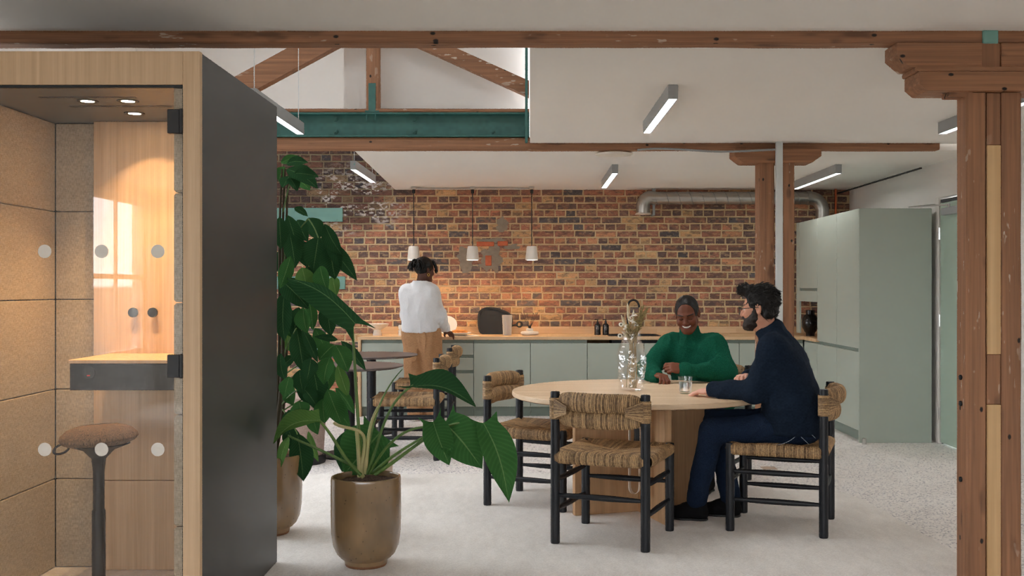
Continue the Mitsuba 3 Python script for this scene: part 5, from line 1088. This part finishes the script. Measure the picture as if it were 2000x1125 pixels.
b.ell(shc + [-.055, 0, .150], (.064, .064, .06), .008, cut=True).plane((0, 0, .512), (0, 0, -1), .02).rough(.008, 6, 3, (1, 1, 1.8)).folds(.021, 9, frame((.5, .3, .7), (-.7, 0, .5)), (1.3, .45, 1.3), 4)
part(k, 'cardigan', b.mesh(), 'navy_knit', smooth=True, label='dark navy zip cardigan')
part(k, 'zip', tube([wa + f_ * .155 + l_ * .05 + [0, 0, -.05], hc + f_ * .178 + l_ * .06 + [0, 0, -.02], hc + f_ * .172 + l_ * .065 + [0, 0, -.055]], .0028, 6), 'grey_metal')
lo, hi = bounds([hipL, hipR, knL, knR, anL, anR], .15); b = Blend(lo, hi, .0075)
b.cap(hipL + [.05, 0, .0], hipR + [.05, 0, 0], .085, .085, .04)
for h_, n_, a_ in ((hipL, knL, anL), (hipR, knR, anR)): b.cap(h_ + [.03, 0, 0], n_, .092, .068, .04).cap(n_, a_ + [0, 0, .02], .066, .056, .03)
b.plane((0, 0, .466), (0, 0, -1), .03) if False else None
b.rough(.006, 9, 6, (1, 1, 1)).folds(.009, 15, frame((.8, .1, .5), (0, 0, 1)), (1.2, .6, 1.2), 7); 
for z_ in (.075,): b.plane((0, 0, z_), (0, 0, -1), .006)
part(k, 'jeans', b.mesh(), 'denim', smooth=True, label='dark blue jeans')
M('stitch', lin(150, 160, 172), .8)
part(k, 'pocket_stitching', cat(*[tube(smooth_path([at(x, y, 5.475) for x, y in P], 14), .0016, 5) for P in ([(1516, 869), (1540, 862), (1558, 848)], [(1558, 847), (1580, 868)], [(1578, 842), (1593, 856)])]), 'stitch')
def shoe(heel, toe):
    heel, toe = V3(*heel), V3(*toe); d = (toe - heel) / np.linalg.norm(toe - heel); s = V3(-d[1], d[0], 0); lo, hi = bounds([heel, toe, heel + [0, 0, .12]], .07); b = Blend(lo, hi, .005)
    b.chain([heel + d * .035 + [0, 0, .045], heel + d * .11 + [0, 0, .055], toe - d * .05 + [0, 0, .038]], [.037, .040, .036], .03).cap(heel + d * .04 + [0, 0, .05], heel + d * .05 + [0, 0, .105], .040, .044, .02)
    b.cap(toe - d * .09 + s * .012 + [0, 0, .033], toe - d * .04 + s * .008 + [0, 0, .03], .038, .033, .02); b.plane((0, 0, .018), (0, 0, -1), .004); up = b.mesh()
    b = Blend(lo, hi, .005); b.chain([heel + d * .04 + [0, 0, .012], heel + d * .12 + [0, 0, .012], toe - d * .09 + [0, 0, .012], toe - d * .042 + [0, 0, .012]], [.042, .040, .047, .042], .02); b.plane((0, 0, .0195), (0, 0, 1), .003).plane((0, 0, .006), (0, 0, -1), .002); so = b.mesh(); return up, so
for he, to in (((.985, 5.785, 0), (.765, 5.86, 0)), ((1.185, 5.875, 0), (.965, 5.955, 0))):
    up, so = shoe(he, to); sk = part(k, 'shoe', up, 'black_suede', smooth=True); part(sk, 'sole', so, 'black_metal', smooth=True)
b = Blend((-.12, -.14, -.13), (.12, .15, .17), .0032); b.ell((0, -.016, .042), (.083, .102, .096), .02).ell((.0, .062, .106), (.058, .040, .032), .03).ell((.0, .088, .108), (.042, .022, .024), .02)
b.cap((-.058, -.058, -.03), (.058, -.058, -.03), .032, .032, .03)
for s in (-1, 1): b.ell((s * .092, .004, -.028), (.03, .032, .05), .006, cut=True)
b.ell((0, .105, -.012), (.10, .075, .098), .008, cut=True).ell((0, .03, -.10), (.2, .075, .075), .01, cut=True).plane((0, -.08, -.082), (0, .25, -1), .02).rough(.007, 42, 3, (1, 1.6, 1)).rough(.004, 110, 9)
hm_ = b.mesh(); r = np.random.default_rng(41); ii = r.choice(len(hm_.vertices), 1500); vn = hm_.vertex_normals; tf = []
for i in ii:
    p, nn = hm_.vertices[i], vn[i]
    if p[2] < -.07 or (p[2] < .02 and r.random() < .5): continue
    dirn = np.array([.25 * np.sign(p[0]) * r.random(), -.75 + 1.5 * (p[1] > .055), .25 * (p[2] > .07) - .7 * (p[2] < .05)]) + r.normal(size=3) * .3; dirn -= nn * (dirn @ nn); dirn /= np.linalg.norm(dirn)
    L_ = r.uniform(.02, .036) * (1.1 if p[2] > .08 else .8); q = np.linspace(0, 1, 5)[:, None]
    tf.append(tube(p - nn * .004 + dirn * L_ * q + nn * L_ * (.24 if p[2] > .07 else .10) * np.sin(q * 2.2), np.array([.0022, .0026, .0024, .0016, .0005]), 5))
part(k, 'hair', put_at(cat(hm_, *tf), Rh, hd, .96), 'hair_dark', smooth=True, label='short dark brown tousled hair')
b = Blend((-.10, -.06, -.17), (.10, .12, .0), .003)
for s in (-1, 1): b.chain([(s * .070, .004, -.022), (s * .064, .016, -.055), (s * .045, .052, -.088), (s * .02, .080, -.10)], [.008, .014, .018, .018], .02); b.cap((s * .008, .095, -.046), (s * .034, .074, -.062), .008, .007, .012).cap((s * .034, .074, -.062), (s * .034, .068, -.088), .012, .018, .012)
b.cap((-.02, .070, -.098), (.02, .070, -.098), .021, .021, .02)
for s in (-1, 1): b.chain([(s * .072, .012, .006), (s * .069, .018, -.03), (s * .058, .040, -.052)], [.007, .012, .016], .015); b.chain([(s * .066, .018, -.050), (s * .050, .052, -.070), (s * .040, .066, -.080)], [.017, .018, .016], .02); b.cap((s * .05, .02, -.085), (s * .02, .05, -.105), .017, .018, .02)
b.rough(.004, 70, 5)
part(k, 'beard', put_at(b.mesh(), Rh, hd, .96), 'hair_brown', smooth=True, label='full dark beard')
fr = []
for s in (-1, 1):
    a = np.linspace(0, 2 * np.pi, 28); fr.append(tube(np.c_[s * .035 + .025 * np.cos(a), .110 - .35 * .025 * np.cos(a) * s, -.006 + .023 * np.sin(a)], .0018, 6))
    fr.append(tube([(s * .059, .101, .004), (s * .080, .055, .006), (s * .083, -.01, .008), (s * .08, -.03, -.008)], .002, 6))
fr.append(tube([(-.011, .104, .0), (0, .108, .004), (.011, .104, .0)], .0016, 6))
part(k, 'glasses', put_at(cat(fr), Rh, hd, .96), 'black_metal', smooth=40, label='thin dark round glasses')

# ---- the woman in green
k = person('smiling woman with short black hair in a green turtleneck, seated behind the table')
d_, l_ = V3(-.45, -.89, 0), V3(.89, -.45, 0)
hc, wa, chs, shc = V3(1.165, 6.945, .56), V3(1.135, 6.915, .70), V3(1.095, 6.885, .82), V3(1.06, 6.85, .915)
shL, shR = shc + l_ * .150, shc - l_ * .150; elL, wrL, elR, wrR = V3(1.255, 6.69, .752), V3(.975, 6.60, .772), V3(.775, 6.87, .752), V3(.80, 6.63, .733)
hipL, hipR = hc + l_ * .09, hc - l_ * .09; knL, anL, knR, anR = V3(1.10, 6.50, .53), V3(1.12, 6.62, .10), V3(.87, 6.62, .53), V3(.88, 6.80, .10)
hd, hf = V3(1.022, 6.79, 1.122), V3(-.26, -.90, -.36); skw = lin(104, 58, 38)
lo, hi = bounds([hipL, hipR, knL, knR, anL, anR, shL, shR, elL, elR, wrL, wrR, hd], .15); b = Blend(lo, hi, .012)
b.cap(hc, wa, .10, .10, .05).cap(wa, chs, .095, .10, .05).cap(shL, shR, .05, .05, .05).cap(chs, shc, .09, .06, .05).cap(shc + [-.01, 0, .02], hd + [.0, .02, -.09], .05, .05, .03)
arm_chain(b, shL, elL, wrL, (.034, .026, .020)); arm_chain(b, shR, elR, wrR, (.034, .026, .020))
for h_, n_, a_ in ((hipL, knL, anL), (hipR, knR, anR)): b.cap(h_, n_, .066, .05, .03).cap(n_, a_, .046, .034, .03)
hm, hcol = head(skw, lin(120, 62, 56), lin(22, 15, 13), smile=True, eyes='down', jaw=.90, neck=.45); Rh = frame(hf, (-.17, -.30, 1))
pk = lin(150, 92, 72)
hR = put_at(hand(-1, [(.7, .8, .4), (.75, .85, .5), (.8, .9, .5), (.85, .9, .5)], .12, (.5, .5)), frame((.46, -.88, -.10), (.15, -.1, 1)), wrR + [0, 0, .012], .95)
hL = put_at(hand(1, [(.5, 1.0, .6), (.6, 1.1, .7), (.7, 1.1, .7), (.8, 1.1, .7)], .05, (.3, .5)), frame((-.92, -.10, .12), (.05, -.9, .45)), wrL + [0, 0, .008], .95)
body_part(k, [(b.mesh(), skw), (put_at(hm, Rh, hd, .97), hcol), (hR, lin(118, 68, 48)), (hL, lin(122, 72, 52))])
M('nail', lin(232, 218, 208), .25)
lo, hi = bounds([hc, shL, shR, elL, elR, wrL, wrR, shc + [0, 0, .12]], .17); b = Blend(lo, hi, .0075); q = l_ * .075
b.cap(hc - q, hc + q, .125, .125, .05).cap(wa - q, wa + q, .118, .118, .08).cap(chs - l_ * .085, chs + l_ * .085, .108, .108, .08).cap(shL, shR, .066, .066, .07)
b.cap(shc + [-.008, -.01, .03], shc + [-.020, -.030, .090], .070, .062, .03).ell(shc + [-.024, -.032, .135], (.05, .05, .04), .006, cut=True)
arm_chain(b, shL, elL, wrL + (elL - wrL) * .02, (.075, .068, .044), .04); arm_chain(b, shR, elR, wrR + (elR - wrR) * .02, (.075, .064, .042), .04)
b.rough(.008, 7, 13, (1.6, 1.6, .6)).folds(.020, 11, None, (1.3, 1.3, .45), 14); part(k, 'sweater', b.mesh(), 'green_wool', smooth=True, label='dark green wool turtleneck')
lo, hi = bounds([hipL, hipR, knL, knR, anL, anR], .14); b = Blend(lo, hi, .009); b.cap(hipL, hipR, .085, .085, .03)
for h_, n_, a_ in ((hipL, knL, anL), (hipR, knR, anR)): b.cap(h_, n_, .084, .064, .03).cap(n_, a_, .060, .05, .03)
b.rough(.004, 12, 16).plane((0, 0, .09), (0, 0, -1), .006); part(k, 'jeans', b.mesh(), 'grey_denim', smooth=True, label='grey blue jeans')
for an in (anL, anR):
    up, so = shoe((an + [.03, .04, 0])[:2].tolist() + [0], (an + d_ * .20)[:2].tolist() + [0]); sk = part(k, 'shoe', up, 'black_suede', smooth=True); part(sk, 'sole', so, 'black_metal', smooth=True)
b = Blend((-.11, -.14, -.11), (.11, .13, .16), .003); b.ell((0, -.015, .033), (.0795, .099, .0915), .01)
b.ell((-.006, .112, -.004), (.098, .082, .132), .003, cut=True).ell((0, .06, -.09), (.2, .105, .08), .006, cut=True)
for s in (-1, 1): b.ell((s * .09, .0, -.03), (.03, .034, .045), .004, cut=True)
b.plane((0, -.08, -.06), (0, .3, -1), .01).rough(.002, 80, 8, (1.4, .3, 1.4))
part(k, 'hair', put_at(b.mesh(), Rh, hd, .97), 'hair_black', smooth=True, label='close-cropped black hair combed to one side')

# ---- the woman standing at the worktop
k = person('woman in a white sweatshirt and tan trousers standing at the worktop, seen from behind')
shL, shR = V3(-1.185, 10.12, 1.245), V3(-.955, 10.10, 1.245); elL, wrL, elR, wrR = V3(-1.20, 10.26, 1.02), V3(-1.12, 10.43, .90), V3(-.895, 10.14, 1.02), V3(-.835, 10.32, .862)
hipL, hipR = V3(-1.135, 10.13, .80), V3(-.985, 10.13, .80); anL, anR = V3(-1.12, 10.13, .08), V3(-.97, 10.17, .08); ch, hp = V3(-1.07, 10.11, 1.12), V3(-1.06, 10.12, .88)
hd, hf = V3(-1.022, 10.13, 1.462), V3(.76, .64, -.12); sks = lin(84, 52, 40)
lo, hi = bounds([hipL, hipR, anL, anR, shL, shR, elL, elR, wrL, wrR, hd], .15); b = Blend(lo, hi, .012)
b.cap(hp, ch, .10, .095, .04).cap(shL, shR, .05, .05, .05).cap((shL + shR) / 2 + [0, .01, 0], hd + [-.01, -.01, -.09], .046, .046, .03).cap(hipL, hipR, .09, .09, .04)
arm_chain(b, shL, elL, wrL, (.034, .026, .020)); arm_chain(b, shR, elR, wrR, (.034, .026, .020))
for h_, a_ in ((hipL, anL), (hipR, anR)): b.cap(h_, a_, .07, .036, .03)
hm, hcol = head(sks, lin(110, 60, 54), lin(20, 14, 12), h=.003, neck=.5); Rh = frame(hf, (0, 0, 1))
hRm = put_at(hand(-1, [.3, .35, .4, .45], .1), frame((.45, .85, -.25), (0, .2, 1)), wrR, .93); hLm = put_at(hand(1, [.3, .35, .4, .45], .1), frame((.5, .8, -.2), (0, .2, 1)), wrL, .93)
body_part(k, [(b.mesh(), sks), (put_at(hm, Rh, hd, .98), hcol), (hRm, lin(100, 62, 48)), (hLm, lin(100, 62, 48))])
lo, hi = bounds([shL, shR, elL, elR, wrL, wrR, V3(-1.06, 10.1, .80)], .20); b = Blend(lo, hi, .0075)
b.cap((-1.115, 10.12, 1.00), (-1.015, 10.12, 1.00), .128, .128, .06).cap((-1.125, 10.12, 1.14), (-1.02, 10.11, 1.14), .115, .115, .08).cap(shL, shR, .075, .075, .08).cap((-1.13, 10.12, .895), (-1.00, 10.12, .895), .115, .115, .05).cap((-1.065, 10.11, 1.25), (-1.045, 10.105, 1.37), .098, .080, .04)
arm_chain(b, shL, elL, wrL, (.078, .072, .044), .04); arm_chain(b, shR, elR, wrR, (.078, .078, .05), .04)
b.plane((-1.045, 10.12, 1.350), (.10, .10, 1), .006).plane((0, 0, .86), (0, 0, -1), .012).rough(.008, 7, 23, (1.8, 1.8, .45)).folds(.016, 10, frame((.25, 0, 1), (1, 0, 0)), (1.2, .35, 1.2), 24)
part(k, 'sweatshirt', b.mesh(), 'white_sweat', smooth=True, label='white cropped sweatshirt')
lo, hi = bounds([hipL, hipR, anL, anR], .17); b = Blend(lo, hi, .0085); b.cap(hipL + [0, 0, .08], hipR + [0, 0, .08], .105, .105, .04).cap(hipL, hipR, .10, .10, .05)
b.cap(hipL, V3(-1.115, 10.12, .42), .095, .080, .03).cap(V3(-1.115, 10.12, .42), anL, .080, .074, .03).cap(hipR, V3(-.975, 10.14, .42), .098, .082, .03).cap(V3(-.975, 10.14, .42), anR, .082, .074, .03).cap((-.92, 10.12, .86), (-.895, 10.16, .60), .03, .055, .05)
b.rough(.008, 8, 33, (2.2, 2.2, .28)).folds(.028, 13, None, (1.2, 1.2, .16), 34).plane((0, 0, .035), (0, 0, -1), .006).plane((0, 0, .90), (0, 0, 1), .01)
part(k, 'trousers', b.mesh(), 'tan_linen', smooth=True, label='wide tan linen trousers')
for an in (anL, anR):
    up, so = shoe((an[0], an[1] - .05, 0), (an[0] + .03, an[1] + .17, 0)); sk = part(k, 'shoe', up, 'ceramic_white', smooth=True); part(sk, 'sole', so, 'ceramic_white', smooth=True)
b = Blend((-.11, -.14, -.12), (.11, .13, .16), .0035); b.ell((0, -.018, .036), (.084, .104, .096), .01).ell((0, .112, -.02), (.09, .075, .10), .004, cut=True).ell((0, .10, -.10), (.2, .11, .085), .006, cut=True)
for s in (-1, 1): b.ell((s * .09, .0, -.03), (.03, .034, .045), .004, cut=True)
b.plane((0, -.08, -.078), (0, .3, -1), .01).rough(.003, 60, 8); cap_ = put_at(b.mesh(), Rh, hd, .98)
r = np.random.default_rng(31); locs = []
for i in range(190):
    d = r.normal(size=3); d /= np.linalg.norm(d); o = np.array([-1.082, 10.075, 1.515]); L_ = r.uniform(.05, .075); dn = V3(d[0] * .02, d[1] * .02, -.03 - .035 * r.random())
    if d[2] < -.35: d[2] *= -.6
    if i > 130: o = np.array([-1.03, 10.11, 1.535]); L_ = r.uniform(.035, .05); d[2] = abs(d[2]) * .7 + .1; dn = V3(-.02, -.01, .005)
    if i > 168: o = np.array([-.965, 10.17, 1.535]); d = V3(.5 + .5 * r.random(), .3 * r.random(), .2); L_ = .03; dn = V3(.015, .01, -.05 - .035 * r.random())
    p1 = o + d * L_ * [1.05, 1, .8]; tw = r.uniform(0, 6)
    P = smooth_path([o + d * .008, o + d * L_ * .6 + [0, 0, .012], p1, p1 + dn], 12); P += .0035 * np.c_[np.sin(np.arange(12) * 1.7 + tw), np.cos(np.arange(12) * 1.7 + tw), np.zeros(12)]
    locs.append(tube(P, np.r_[np.full(10, .0082), .0065, .003], 6))
part(k, 'hair', cat(cap_, *locs), 'hair_black', smooth=50, label='black twisted locs tied up high')
a = np.linspace(0, 2 * np.pi, 20); M('gold', lin(220, 178, 96), .25, metallic=1.0)
part(k, 'earring', put_at(tube(np.c_[.084 + 0 * a, -.004 + .012 * np.cos(a), -.048 + .012 * np.sin(a)], .0035, 6), Rh, hd, .98), 'gold', smooth=50)
